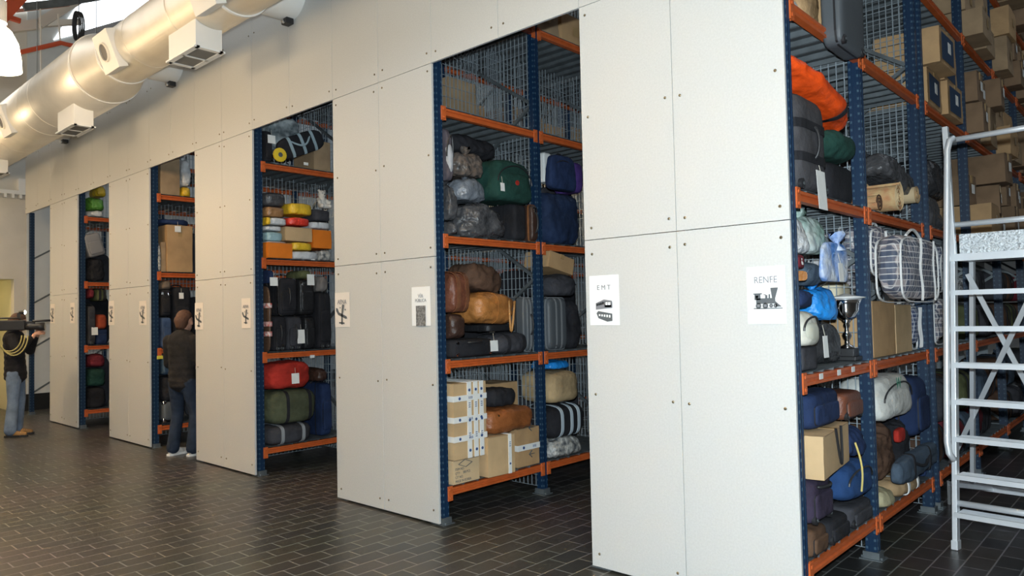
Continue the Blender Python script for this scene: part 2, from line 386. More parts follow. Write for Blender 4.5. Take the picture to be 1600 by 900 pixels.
def rack(key, xf, xl, ys, h, nl, label, gaps=()):
    D = xf - xl; r = thing('storage_rack', label, 'rack', (xf, ys[0], 0)); y0 = ys[0]
    for y in ys:
        for xo in (-.045, -D + .045):
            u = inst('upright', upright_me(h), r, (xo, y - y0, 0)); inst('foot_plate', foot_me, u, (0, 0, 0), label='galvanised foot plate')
        bm = bmesh.new()
        z = .35; s = 1
        while z + .8 < h:
            bar(bm, (-.085 if s > 0 else -D + .085, y - y0, z), (-D + .085 if s > 0 else -.085, y - y0, z + .78), .028, .028); z += .80; s = -s
        obj('frame_brace', bm, M_steel, r, label='galvanised diagonal braces')
    for i, (a, b) in enumerate(zip(ys, ys[1:])):
        if i in gaps: continue
        L = b - a - .08
        for j in range(nl):
            z = LV[j]
            for xo, f in ((-.002, 1), (-D + .044, 0)):
                be = inst('beam', beam_me(L), r, (xo, a - y0 + .04, z))
                if f:
                    inst('connector', conn_me, be, (0, .0, 0)); inst('connector', conn_me, be, (0, L, 0))
            inst('shelf_deck', deck_me(L, D - .06), r, (-.01, a - y0 + .04, z + DECK - .003), label='galvanised shelf planks')
        inst('mesh_panel', wiremesh_me(L, h - .1, 'y'), r, (-D / 2 - .02, a - y0 + .04, 0), label='galvanised wire mesh')
    for i, y in enumerate(ys[:-1]):
        if i in (1, 2, 3): inst('mesh_panel', wiremesh_me(D - .17, h - .1, 'x'), r, (-D + .085, y - y0 + .035, 0), label='galvanised wire mesh')
    return r
YS = dict(A=[3.87, 5.07, 6.45], B=[3.87, 5.07, 6.45], C=[3.87, 5.07, 6.42, 7.8, 9.2, 10.6], D=[3.87, 5.07, 6.42, 7.8, 9.2], E=[3.87, 5.07, 6.46, 6.64, 8.2, 9.7, 11.25, 12.8])
rack('A', FACE['A'], LEFT['A'], YS['A'], 5.0, 5, 'orange and blue luggage rack behind the farthest grey wall panel')
rack('B', FACE['B'], LEFT['B'], YS['B'], 5.0, 5, 'orange and blue luggage rack beside the standing man in dark jacket')
rack('C', FACE['C'], LEFT['C'], YS['C'], 5.4, 5, 'orange and blue rack holding coloured parcels and a red holdall')
rack('D', FACE['D'], LEFT['D'], YS['D'], 5.4, 5, 'orange and blue rack holding green backpack, tan holdall and taped cartons')
rack('E', FACE['E'], LEFT['E'], YS['E'], 6.9, 7, 'nearest orange and blue rack, right of the steam locomotive poster', gaps=(2,))
r = thing('rack_frame', 'blue rack post standing at the left end of the grey wall', 'rack post', (-15.28, 3.87, 0))
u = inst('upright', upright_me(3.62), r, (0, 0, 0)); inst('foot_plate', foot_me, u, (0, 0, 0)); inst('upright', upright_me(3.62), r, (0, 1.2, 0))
bm = bmesh.new()
for j in range(4): bar(bm, (0, .04, .4 + j * .8), (0, 1.16, 1.1 + j * .8), .028)
obj('frame_brace', bm, M_steel, r)
# ------------------------------------------------------------------ round air duct
M_duct = mat('galvanised_duct', (.82, .77, .68), .42, metal=.5, bump=.03, bscale=8, var=.06, vscale=4)
M_ductw = mat('white_duct_box', (.80, .78, .74), .5)
DY, DZ, DR, DRL = 3.10, 4.60, .295, .395
duct = thing('air_duct', 'big round galvanised air duct running high along the grey wall', 'duct', (-9.8, DY, DZ))
def dx(x): return x + 9.8
bm = bmesh.new(); prof = [(DRL, dx(XL)), (DRL, dx(-9.25))]; lathe(bm, prof, axis='x', n=64); obj('wide_pipe', bm, M_duct, duct, smooth=False)
bm = bmesh.new(); lathe(bm, [(DRL, .55), (DRL * .995, .62), (DR, 1.05), (DR, 1.12)], axis='x', n=64); obj('reducer', bm, M_duct, duct)
bm = bmesh.new(); lathe(bm, [(DR, 1.12), (DR, dx(2.5))], axis='x', n=64); obj('narrow_pipe', bm, M_duct, duct)
for o_ in duct.children:
    o_.data.polygons.foreach_set('use_smooth', [len(p.vertices) == 4 for p in o_.data.polygons])
def seam(x, r, w=.012, t=.008, m=None):
    bm = bmesh.new(); lathe(bm, [(r, -w), (r + t, -w), (r + t, w), (r, w)], axis='x', n=64, cap=False); o = obj('seam_ring', bm, m or M_duct, duct); o.location = (dx(x), 0, 0)
for x in (-15.2, -14.0, -12.8, -11.4, -10.9): seam(x, DRL, .005, .003)
seam(-9.25, DRL, .012, .012, M_ductw); seam(-8.68, DR, .014, .012, M_ductw)
for x in (-7.95, -6.9): seam(x, DR, .005, .003)
seam(-6.05, DR, .014, .014, M_ductw); seam(-4.5, DR, .006, .004); seam(-3, DR, .014, .014)
def port(x, r):
    """flat plate with a round nozzle on the lower front of the duct"""
    a = math.radians(-20); g = bmesh.new(); bx(g, -.20, .20, -.04, .06, -.20, .20)
    o = obj('nozzle_plate', g, M_ductw, duct, bev=.004); ny, nz = -math.cos(a), math.sin(a)
    o.location = (dx(x), ny * (r - .0), nz * (r - .0)); o.rotation_euler = (a * -1, 0, 0)
    g = bmesh.new(); lathe(g, [(.085, -.062), (.10, -.062), (.10, -.02), (.085, -.02)], axis='y', n=32, cap=False); n_ = obj('nozzle_rim', g, M_duct, o)
    g = bmesh.new(); lathe(g, [(.088, -.046), (.088, -.042)], axis='y', n=32); obj('nozzle_shade_disc', g, mat('nozzle_shade', (.16, .15, .14), .6), o)  # dark disc paints the shade inside the nozzle hole
port(-8.35, DR); port(-12.1, DRL - .01); port(-6.15, DR)
def grille_box(x0, x1, y0, y1, z0, ztop):
    cx, cy = (x0 + x1) / 2, (y0 + y1) / 2; w, d = x1 - x0, y1 - y0
    g = bmesh.new(); bx(g, -w / 2, w / 2, -d / 2, d / 2, 0.012, ztop - z0); o = obj('outlet_box', g, M_ductw, duct, bev=.003); o.location = (dx(cx), cy - DY, z0 - DZ)
    g = bmesh.new(); e = .02
    bx(g, -w / 2 - e, w / 2 + e, -d / 2 - e, -d / 2 + .03, -.004, .012); bx(g, -w / 2 - e, w / 2 + e, d / 2 - .03, d / 2 + e, -.004, .012)
    bx(g, -w / 2 - e, -w / 2 + .03, -d / 2, d / 2, -.004, .012); bx(g, w / 2 - .03, w / 2 + e, -d / 2, d / 2, -.004, .012); bx(g, -.012, .012, -d / 2, d / 2, -.004, .012)
    obj('grille_frame', g, M_white, o)
    g = bmesh.new(); n = 22
    for i in range(n): y = -d / 2 + .03 + (d - .06) * (i + .5) / n; bar(g, (-w / 2 + .02, y, .006), (w / 2 - .02, y, .006), .0022, .012)
    n = 24
    for i in range(n): x = -w / 2 + .03 + (w - .06) * (i + .5) / n; bar(g, (x, -d / 2 + .02, .009), (x, d / 2 - .02, .009), .002, .006)
    obj('grille', g, mat('grille_grey', (.25, .24, .22), .6), o)
grille_box(-7.10, -6.52, 2.93, 3.18, 4.10, 4.5); grille_box(-10.35, -9.75, 2.90, 3.12, 4.0, 4.45); grille_box(-14.2, -13.6, 2.90, 3.12, 4.0, 4.45)
def branch(x, z, r=.28):
    g = bmesh.new(); lathe(g, [(r, .1), (r, YF - DY)], axis='y', n=48, cap=False); o = obj('branch_pipe', g, M_ductw, duct, smooth=True); o.location = (dx(x), 0, z - DZ)
    g = bmesh.new(); bx(g, -.05, .05, YF - DY - .09, YF - DY - .01, -r - .05, -r + .01); c = obj('pipe_clamp', g, M_black2, o, bev=.006)
    g = bmesh.new(); lathe(g, [(.02, -.01), (.02, .01)], c=(0, YF - DY - .1, -r - .03), axis='y', n=12); obj('clamp_bolt', g, M_chrome, c)
branch(-6.32, 4.80); branch(-9.0, 4.80); branch(-13.0, 4.8)
g = bmesh.new()
for x in (-14.5, -12, -9.6, -7.6, -5.4, -3):
    bar(g, (dx(x), 0, DR), (dx(x), 0, 4.0), .008)
obj('hanger_rod', g, M_steel, duct)
# ------------------------------------------------------------------ hanging bell lamps
M_bell = mat('glowing_bell_glass', (1.0, .86, .60), .4, emit=14)
def bell_lamp(x, y, z, label, r=.235, k=1):
    t = thing('bell_lamp', label, 'lamp', (x, y, z), group='warm bell lamps hanging in the hall')
    g = bmesh.new(); lathe(g, [(r, 0), (r * .97, .10), (r * .86, .22), (r * .60, .31), (r * .30, .36), (.07, .38)], n=32, cap=False); o = obj('lamp_shade', g, M_bell, t, smooth=True); so = o.modifiers.new('s', 'SOLIDIFY'); so.thickness = .004
    g = bmesh.new(); lathe(g, [(.05, .36), (.07, .38), (.07, .55), (.04, .58)], n=20); obj('ballast_housing', g, mat('grey_housing', (.4, .4, .4), .5), t)
    g = bmesh.new(); bar(g, (0, 0, .58), (0, 0, 8.5 - z), .012); obj('cable', g, M_steel, t)
    g = bmesh.new(); lathe(g, [(.02, .2), (.07, .14), (.09, .08), (.06, .02), (.01, 0)], n=20); obj('bulb', g, mat('bulb_glow', (1, .85, .55), .4, emit=40), t, smooth=True)
    lamp('bell_light', 'SPOT', (x, y, z - .02), BELL_POWER * .12 * k, (1, .68, .36), .18, spot_size=math.radians(150), spot_blend=.5)
    lamp('bell_glow', 'POINT', (x, y, z + .18), BELL_POWER * 1.55 * k, (1, .68, .36), .26).data.use_shadow = True
lp = onY(-6, 108, 1.5)
bell_lamp(lp.x, 1.5, lp.z, 'glowing bell lamp hanging at the left picture edge before the duct', .17)
for x, k_ in ((-15.2, 1.2), (-12.0, 1.1), (-8.7, 2.2), (-3.3, .7), (-.2, .25)): bell_lamp(x, 1.5, lp.z if x < -3.5 else lp.z + .3, 'glowing bell lamp hanging in the hall beyond the picture', k=k_)
# ------------------------------------------------------------------ roof steelwork over the end wall
M_beige = mat('cream_steel', (.66, .62, .56), .6); M_red = mat('red_oxide_pipe', (.55, .09, .035), .45)
def member(name, label, cat, pts, X, w, m, h=None, pipe=False):
    P = [onX(px, py, X) for px, py in pts]; c = P[0].copy(); bm = bmesh.new()
    if pipe: tube(bm, [p - c for p in P], w / 2, 12)
    else:
        for a, b in zip(P, P[1:]): bar(bm, a - c, b - c, w, h or w)
    o = obj(name, bm, m); o.location = c; o['label'] = label; o['category'] = cat; return o
XT = -14.6
member('roof_beam', 'cream steel roof beam crossing over the end of the duct', 'beam', [(-20, 47), (60, 38), (140, -12)], XT, .10, M_beige, .16)
member('roof_beam', 'cream lower tie beam sloping up behind the duct', 'beam', [(-10, 52), (62, 38), (125, 34)], XT - .3, .10, M_beige, .10)
member('roof_brace', 'thick red roof brace in the top left corner', 'brace', [(-8, 38), (34, -8)], XT + .5, .16, M_red, .2)
member('roof_brace', 'short red roof strut under the top left brace', 'brace', [(4, 24), (32, 33)], XT + .4, .07, M_red)
member('sprinkler_pipe', 'red sprinkler pipe with a bend behind the duct', 'pipe', [(22, 84), (95, 67), (125, 74)], XT + .9, .075, M_red, pipe=True)
member('hanger_rod', 'thin rod holding the red pipe from above', 'rod', [(91, 22), (94, 64)], XT + .9, .02, M_beige)
member('hanger_rod', 'long thin rod hanging left of the pipe bend', 'rod', [(63, 14), (64, 110)], XT + .9, .02, M_beige)
member('roof_gutter', 'grey perforated steel rail under the skylight', 'rail', [(36, 11), (98, 4), (160, -6)], XT + .3, .06, M_steel, .12)
member('roof_beam', 'red edged purlin below the skylight rail', 'beam', [(25, 17), (108, 7)], XT + .2, .05, mat('pale_red', (.6, .3, .22), .6), .05)
# coiled cable hung from the roof
P = onX(123, 30, XT + 1.6); t = thing('hanging_cable', 'dark coiled cable hanging from the roof behind the duct', 'cable', P)
g = bmesh.new(); bar(g, (0, 0, .1), (0, 0, 2.5), .012); obj('suspension_wire', g, M_black2, t)
g = bmesh.new()
for k in range(4): tube(g, [(x * (.2 + .15 * k) , (k - 2) * .02 + y * .35, z * .8) for x, y, z in [(.10 * math.cos(a), .12 * math.cos(a), .30 * math.sin(a) - .15) for a in [2 * PI * i / 20 for i in range(20)]]], .012, 6, closed=True)
obj('coil', g, M_black2, t, smooth=True)
g = bmesh.new(); bar(g, (0, 0, -.45), (0, 0, -.75), .012); lathe(g, [(.03, -.83), (.035, -.75)], n=10); obj('plug', g, M_beige, t)
# glazing in the end gable
M_glow = mat('daylit_glass', (.88, .95, 1), .4, emit=3.0)
def glaze(n, pts, X, label):
    P = [onX(px, py, X) for px, py in pts]; bm = bmesh.new(); F = [bm.verts.new(p) for p in P]; B = [bm.verts.new(p - Vector((.03, 0, 0))) for p in P]
    bm.faces.new(F); bm.faces.new(B[::-1])
    for i in range(len(P)): bm.faces.new((F[i], B[i], B[(i + 1) % len(P)], F[(i + 1) % len(P)]))
    obj(n, bm, M_glow, kind='structure', label=label)
glaze('window_1', [(84, 62), (132, 50), (187, 33), (260, 12), (260, -40), (118, -40), (118, 12)], XL + .04, 'daylit gable glazing behind the duct')
glaze('window_2', [(-30, 26), (112, 6), (116, -40), (-30, -40)], XL + .04, 'daylit gable glazing in the top left corner')
bm = bmesh.new(); a = onX(128, 54, XL + .1); b_ = onX(235, 23, XL + .1); bar(bm, a, b_, .08, .10); obj('trim_2', bm, mat('grey_lead', (.4, .4, .42), .6), kind='structure')
# dark upper strip of wall inside the first aisle
bm = bmesh.new(); bx(bm, XL, XL + .02, 3.98, 12, .31, 9); obj('wall_aisle', bm, M_wallg, kind='structure', label='pale grey wall inside the first aisle')
# ------------------------------------------------------------------ kinds of goods; local x points out of the shelf (visible side +x), y along it, z up
def tag(r, d, y, z, w=.06, h=.09, m=None, x=None, tilt=0, string=.06):
    g = bmesh.new(); bx(g, 0, .0015, -w / 2, w / 2, -h, 0); o = obj('paper_tag', g, m or M_paper, r, label='white paper tag' if not m else None); o.location = ((x if x is not None else d / 2 + .012), y, z); o.rotation_euler = (tilt, -.05, 0)
    if string:
        g = bmesh.new(); bar(g, (.001, 0, 0), (-.01, .005, string), .002); obj('tag_string', g, M_string, o)
def handle(r, d, w, h, x, y, z, L, H_, axis='y', m=M_black2, rr=.009):
    g = bmesh.new(); pts = arc((0, 0, 0), L / 2, H_, 0, PI, 'yz' if axis == 'y' else 'xz' if axis == 'x' else 'yz', 12)
    if axis == 'f': pts = [(abs(q[2]), q[1], 0) for q in arc((0, 0, 0), L / 2, H_, 0, PI, 'yz', 12)]
    if axis == 'fz': pts = [(q[2], 0, q[1]) for q in arc((0, 0, 0), L / 2, H_, 0, PI, 'yz', 12)]
    tube(g, pts, rr, 8); o = obj('handle', g, m, r, smooth=True); o.location = (x, y, z); return o
def wheel(r, x, y, z, rad=.03, axis='y', m=M_black2):
    g = bmesh.new(); lathe(g, [(rad * .6, -.014), (rad, -.010), (rad, .010), (rad * .6, .014)], axis=axis, n=18); o = obj('wheel', g, m, r); o.location = (x, y, z)
    g = bmesh.new(); lathe(g, [(rad * .35, -.016), (rad * .35, .016)], axis=axis, n=12); obj('wheel_hub', g, M_steel, o)
    return o
def k_carton(r, d, w, h, m, tape=None, strips=(), amp=.003, open_=False, seed=0, printed=False, stripm=None, **k):
    g = softbm(d, w, h, p=160, n=9, amp=amp, freq=3, seed=seed, flat=False); obj('box_body', g, m, r, bev=0)
    g = bmesh.new(); bx(g, -d / 2 + .01, d / 2 - .01, -.002, .002, h, h + .0012); bx(g, d / 2 * .995, d / 2 + .0025, -w / 2 + .01, w / 2 - .01, h * .995 - .003, h * .995) ; obj('flap_edge', g, M_card3, r)
    if tape:
        g = bmesh.new(); bx(g, -d / 2 - .002, d / 2 + .0035, -.025, .025, h * .75, h + .003); obj('packing_tape', g, tape, r)
    for kind, pos, wd in strips:
        sm = stripm or M_paper; g = bmesh.new(); t = .0045
        if kind == 'v': bx(g, -d / 2 - t, d / 2 + t, pos * w - wd / 2, pos * w + wd / 2, -.0, h + t)
        elif kind == 'h': bx(g, -d / 2 - t - .001, d / 2 + t + .001, -w / 2 - t, w / 2 + t, pos * h - wd / 2, pos * h + wd / 2)
        o = obj('tape_strip', g, sm, r, label='printed packing tape')
        g = bmesh.new(); n = int((h if kind == 'v' else w) / .11)
        for i in range(n):
            f = (i + .5) / n; c = (d / 2 + t + .0015, pos * w, f * h) if kind == 'v' else (d / 2 + t + .0025, (f - .5) * w, pos * h)
            if i % 2 == 0: lathe(g, [(wd * .27, -.0008), (wd * .27, .0008)], c=c, axis='x', n=10)
            else:
                for q in (-1, 0, 1):
                    if kind == 'v': bx(g, c[0] - .0008, c[0] + .0008, c[1] - wd * .22, c[1] + wd * .22, c[2] + q * .016 - .003, c[2] + q * .016 + .003)
                    else: bx(g, c[0] - .0008, c[0] + .0008, c[1] + q * .016 - .003, c[1] + q * .016 + .003, c[2] - wd * .22, c[2] + wd * .22)
        obj('tape_print', g, mat('blue_print', (.04, .09, .25), .6), o)
    if open_:
        for s in (-1, 1):
            g = bmesh.new(); bar(g, (-d / 2 + .01, s * (w / 2 - .003), h), (-d / 2 + .01, s * (w / 2 + .03), h + .001), .01); bar(g, (0, s * w / 2, h), (0, s * (w / 2 - .10), h + .07), d * .9, .004); obj('flap', g, m, r)
def k_case(r, d, w, h, m, p=9, wheels=True, hnd='top', pocket=True, trim=None, stripes=0, latches=0, amp=.004, seed=0, zipm=None, feet=0, corner=None, **k):
    g = softbm(d, w, h, p=p, n=12, amp=amp, freq=3, seed=seed, flat=False); obj('case_body', g, m, r, smooth=True)
    g = bmesh.new(); band(g, d, w, h, p, 'x', .35, .012, .003); obj('zip_band', g, zipm or M_black2, r)
    if trim:
        for q in (.78, -.3):
            g = bmesh.new(); band(g, d, w, h, p, 'x', q, .016, .005); obj('edge_trim', g, trim, r)
    if pocket:
        g = softbm(.05, w * .78, h * .55, p=8, n=8, amp=.004, seed=seed + 1, flat=False); o = obj('front_pocket', g, m, r, smooth=True); o.location = (d / 2 - .012, 0, h * .12)
        g = bmesh.new(); band(g, .05, w * .78, h * .55, 8, 'x', .3, .008, .002); obj('pocket_zip', g, zipm or M_black2, o)
    for i in range(stripes):
        g = bmesh.new(); yy = (i + 1) / (stripes + 1) * 2 - 1; band(g, d, w, h, p, 'y', yy * .8, .02, .004); obj('grooved_rib', g, trim or M_black2, r)
    for i in range(latches):
        g = bmesh.new(); bx(g, -.004, .012, -.025, .025, -.02, .02); bx(g, .012, .018, -.012, .012, -.028, .006); o = obj('latch', g, M_chrome, r, bev=.002); o.location = (d / 2 * .93, (i - (latches - 1) / 2) * w * .55, h * .86)
    if hnd == 'top': handle(r, d, w, h, 0, 0, h - .01, .16, .04)
    if hnd == 'front': handle(r, d, w, h, d / 2 - .005, 0, h * .82, .16, .035, 'f')
    if hnd == 'side': handle(r, d, w, h, d / 2 - .005, 0, h * .5, .18, .035, 'fz')
    if wheels:
        for s in (-1, 1): wheel(r, d / 2 - .01, s * (w / 2 - .05), .03, .028, 'x')
    if feet:
        for s in (-1, 1):
            for t in (.2, .8):
                g = bmesh.new(); lathe(g, [(.014, 0), (.012, .008)], axis='x', n=12); o = obj('metal_stud', g, M_chrome, r); o.location = (d / 2 * .99, s * w * .38, t * h)
    if corner:
        for s in (-1, 1):
            for t in (.05, .95):
                g = softbm(.06, .06, .06, p=3, n=4, flat=False); o = obj('corner_guard', g, corner, r, smooth=True); o.location = (d / 2 - .035, s * (w / 2 - .03), t * h - .03)
def k_duffel(r, d, w, h, m, p=4.2, strap=None, straps=(-.4, .4), amp=.02, seed=0, ends=None, hd=True, studs=0, freq=6, **k):
    g = softbm(d, w, h, p=p, n=20, amp=amp, freq=freq, seed=seed); obj('bag_body', g, m, r, smooth=True)
    sm = strap or M_black
    for q in straps:
        g = bmesh.new(); band(g, d, w, h * .97, p, 'y', q, .035, amp * .35 + .004, zc=h * .465); obj('strap', g, sm, r)
    g = bmesh.new(); tube(g, [(d * .12, (t - .5) * w * .7, h * .93 - abs(t - .5) ** 2 * h * .25) for t in [i / 12 for i in range(13)]], .006, 6); obj('zip', g, M_black2, r)
    if hd:
        g = bmesh.new(); tube(g, [(d * .36 + .03 * math.sin(PI * t), (t - .5) * w * .42, h * (.72 - .32 * math.sin(PI * t))) for t in [i / 14 for i in range(15)]], .011, 8); obj('carry_handle', g, sm, r, smooth=True)
    for i in range(studs):
        g = bmesh.new(); lathe(g, [(.013, -.004), (.013, .006), (.006, .010)], axis='x', n=12); o = obj('metal_stud', g, M_brassy, r); o.location = (d / 2 * .86, ((i % 2) - .5) * w * .6, h * (.25 if i < 2 else .7))
def k_sack(r, d, w, h, m, p=3.8, amp=.035, seed=0, knot=True, freq=6, lean=0, taper=.15, n=26, **k):
    g = softbm(d, w, h, p=p, n=n, amp=amp, freq=freq, seed=seed, lean=lean, taper=taper); obj('sack_body', g, m, r, smooth=True)
    if knot:
        g = bmesh.new(); rn = random.Random(seed); a = rn.uniform(0, 6)
        lathe(g, [(.05, -.03), (.018, .0), (.014, .02), (.035, .05), (.05, .07)], n=14)
        for v in g.verts:
            if v.co.z > .03: v.co.z += .02 * math.sin(5 * math.atan2(v.co.y, v.co.x) + a)
        o = obj('tied_neck', g, m, r, smooth=True); o.location = (d * .12, lean * .9 + rn.uniform(-.15, .15) * w, h * .93 - .01)
def k_pack(r, d, w, h, m, seed=0, patch=None, m2=None, **k):
    g = softbm(d, w, h, p=4.4, n=18, amp=.012, freq=5, seed=seed, taper=.18); obj('bag_body', g, m, r, smooth=True)
    g = softbm(.12, w * .74, h * .62, p=3.0, n=12, amp=.008, freq=6, seed=seed + 2); o = obj('front_pocket', g, m2 or m, r, smooth=True); o.location = (d / 2 - .065, 0, h * .08)
    g = bmesh.new(); tube(g, [(d / 2 - .005 - .02 * abs(math.cos(a)), w * .40 * math.cos(a), h * (.42 + .38 * math.sin(a))) for a in [PI * i / 16 for i in range(17)]], .006, 6); obj('zip', g, M_black2, r)
    if patch:
        g = bmesh.new(); lathe(g, [(.022, -.003), (.022, .004)], axis='x', n=16); q = obj('round_badge', g, patch, o); q.location = (.062, 0, h * .34)
    handle(r, d, w, h, -.02, 0, h * .88, .10, .05)
def k_parcel(r, d, w, h, m, p=5.5, amp=.012, seed=0, band_m=None, **k):
    g = softbm(d, w, h, p=p, n=16, amp=amp, freq=8, seed=seed); obj('parcel_body', g, m, r, smooth=True)
    g = bmesh.new(); bx(g, 0, .0018, -w * .16, w * .1, 0, h * .42); o = obj('paper_label', g, M_paper, r); o.location = (d / 2 - .006, w * .1, h * .28)
    if band_m:
        g = bmesh.new(); band(g, d, w, h * .95, p, 'y', .1, .03, .006, zc=h * .46); obj('band', g, band_m, r)
def k_heap(r, d, w, h, m, p=3.6, amp=.05, seed=0, freq=5, n=28, **k):
    g = softbm(d, w, h, p=p, n=n, amp=amp, freq=freq, seed=seed, lean=k.get('lean', 0)); obj('folded_cloth', g, m, r, smooth=True)
    g = bmesh.new(); tube(g, [(d * .43 + .01, (t - .5) * w * .7, h * (.5 + .2 * math.sin(7 * t + seed))) for t in [i / 10 for i in range(11)]], [.006] * 11, 6); obj('hem', g, m, r, smooth=True)
def k_plain(r, d, w, h, m, p=4, amp=.01, seed=0, **k):
    g = softbm(d, w, h, p=p, n=10, amp=amp, freq=6, seed=seed); obj('body', g, m, r, smooth=True)
def k_laundry(r, d, w, h, m, seed=0, amp=.06, **k):
    """woven plaid bag with piped edges and webbing handles"""
    g = softbm(d, w, h * .95, p=4.2, n=24, amp=amp, freq=5, seed=seed, flat=False, z0=.03); obj('bag_body', g, m, r, smooth=True)
    wp = mat('white_piping', (.75, .74, .72), .6)
    for q in (.93, -.93):
        g = bmesh.new(); band(g, d * 1.02, w, h, 5.5, 'x', q * .9, .012, .012); obj('piped_edge', g, wp, r)
    g = bmesh.new(); tube(g, [(d / 2 + .016, -w * .1 + .02 * math.sin(9 * t), .02 + (h - .03) * t) for t in [i / 12 for i in range(13)]], .009, 6); obj('webbing', g, wp, r)
    g = bmesh.new(); tube(g, [(d / 2 + .012, w * .25 + .015 * math.sin(8 * t), .02 + (h - .03) * t) for t in [i / 12 for i in range(13)]], .007, 6); obj('webbing', g, wp, r)
    g = bmesh.new(); tube(g, [(d * .2, (t - .5) * w * .35, h + .01 + .05 * math.sin(PI * t)) for t in [i / 12 for i in range(13)]], .010, 6); obj('carry_handle', g, wp, r)
SHELF = [z + DECK for z in LV]
KIND = dict(carton=k_carton, case=k_case, duffel=k_duffel, sack=k_sack, pack=k_pack, parcel=k_parcel, heap=k_heap, plain=k_plain, laundry=k_laundry)
_seed = [0]
PLACED = []
def fit_in(rk, lo, hi, depth, X):
    """trim a new item so that it lies beside, on or before what is already on the shelf"""
    e = .004
    for _ in range(3):
        hit = False
        for rk2, l2, h2 in PLACED:
            if rk2 != rk: continue
            pen = [min(hi[i], h2[i]) - max(lo[i], l2[i]) for i in range(3)]
            if min(pen) <= 0: continue
            hit = True; opts = []
            for i in (1, 2):
                size = hi[i] - lo[i]
                a = h2[i] - lo[i]; b = hi[i] - l2[i]           # trim low side or high side
                opts.append((a / size, i, 'lo')); opts.append((b / size, i, 'hi'))
            sz = hi[0] - lo[0]
            fr = hi[0] - h2[0]                                  # how far the new one stands in front
            if fr >= .05: opts.append((.12 + .25 * (sz - fr) / sz, 0, 'lo'))
            bk = l2[0] - (FACE[rk] - .60)                              # room behind
            if bk > .12: opts.append((.42, 0, 'hi'))
            c, i, side = min(opts)
            if i == 0:
                if side == 'lo': lo[0] = h2[0] + e
                else:
                    hi[0] = l2[0] - e; lo[0] = max(hi[0] - sz, FACE[rk] - .60)
            else:
                if c > .7: continue
                if side == 'lo': lo[i] = h2[i] + e
                else: hi[i] = l2[i] - e
        if not hit: break
    PLACED.append((rk, tuple(lo), tuple(hi)))
    return lo, hi, hi[0] - lo[0], hi[0]
def it(kind, rk, box, name, label, cat, m, inset=.04, depth=.42, rot=(0, 0, 0), group=None, tg=None, snap=.11, lift=0, **k):
    _seed[0] += 1; X = FACE[rk] - inset; x0, y0, x1, y1 = box; xm, ym = (x0 + x1) / 2, (y0 + y1) / 2
    Y0 = onX(x0, ym, X).y; Y1 = onX(x1, ym, X).y; Z1 = onX(xm, y0, X).z; Z0 = onX(xm, y1, X).z
    for s in SHELF:
        if abs(Z0 - s) < snap: Z0 = s + .002; break
    Z0 += lift
    bay = sorted([q for q in zip(YS[rk], YS[rk][1:]) if q[1] - q[0] > .3], key=lambda q: max(q[0] - (Y0 + Y1) / 2, (Y0 + Y1) / 2 - q[1]))
    for zl in LV:
        mg = .10 if kind == 'case' and k.get('hnd', 'top') == 'top' else .055
        if Z0 + .1 < zl < Z1 + mg: Z1 = min(Z1, zl - mg)
    if bay and bay[0][0] > 3: Y0, Y1 = max(Y0, bay[0][0] + .070), min(Y1, bay[0][1] - .045)
    ev = k.get('amp', dict(heap=.05, sack=.035, laundry=.06, duffel=.02, parcel=.012).get(kind, .005)) * (.6 if kind in ('heap', 'laundry') else .4)
    lo, hi, depth, X = fit_in(rk, [X - depth, Y0, Z0], [X, Y1, Z1], depth, X)
    Y0, Y1, Z0, Z1 = lo[1] + ev, hi[1] - ev, lo[2], hi[2] - ev * .6
    w, h = Y1 - Y0, Z1 - Z0
    r = thing(name, label, cat, (X - depth / 2, (Y0 + Y1) / 2, Z0), rot, group)
    amp0 = k.get('amp', dict(heap=.05, sack=.035, laundry=.06, duffel=.02, parcel=.012).get(kind, .004)); k['amp'] = min(amp0, .16 * min(depth, w, h))
    k.setdefault('seed', _seed[0]); KIND[kind](r, depth, w, h, m, **k)
    if tg: tag(r, depth, *[(a * w if i == 0 else a * h if i == 1 else a) for i, a in enumerate(tg)])
    return r
F = fabric
def front(r): return max(v[0] for v in r.children[0].bound_box)
c_black = F('black_cloth', (.020, .020, .024)); c_char = F('charcoal_cloth', (.05, .05, .058)); c_dgrey = F('dark_grey_cloth', (.075, .072, .078))
c_navy = F('navy_cloth', (.018, .035, .095)); c_blue = F('blue_cloth', (.03, .13, .36)); c_bgrey = F('slate_cloth', (.07, .10, .14)); c_red = F('red_cloth', (.42, .03, .02))
c_brown = F('brown_cloth', (.10, .055, .035)); c_olive = F('olive_cloth', (.10, .11, .05)); c_green = F('bottle_green_cloth', (.016, .058, .045)); c_cream = F('cream_canvas', (.62, .60, .52))
c_maroon = F('maroon_cloth', (.16, .02, .03)); c_tan = F('tan_cloth', (.42, .28, .15)); c_orange = F('orange_red_nylon', (.85, .085, .01), rough=.5); c_purple = F('purple_cloth', (.08, .04, .2))
l_tan = leather('tan_leather', (.42, .17, .045)); l_brown = leather('brown_leather', (.16, .055, .03)); l_dark = leather('dark_brown_leather', (.055, .028, .02)); l_black = leather('black_leather', (.02, .02, .022))
b_black = plastic_bag('black_plastic_sack', (.035, .035, .038)); b_grey = plastic_bag('grey_plastic_sack', (.075, .075, .08)); b_white = plastic_bag('white_plastic_sack', (.62, .63, .64), .35); b_silver = plastic_bag('silver_plastic', (.19, .21, .24), .18)
b_yel = plastic_bag('yellow_plastic', (.80, .50, .03), .4); b_green = plastic_bag('green_plastic', (.10, .30, .04), .4); b_blue = plastic_bag('blue_plastic', (.02, .27, .75), .35); b_lblue = plastic_bag('pale_blue_plastic', (.32, .48, .52), .4)
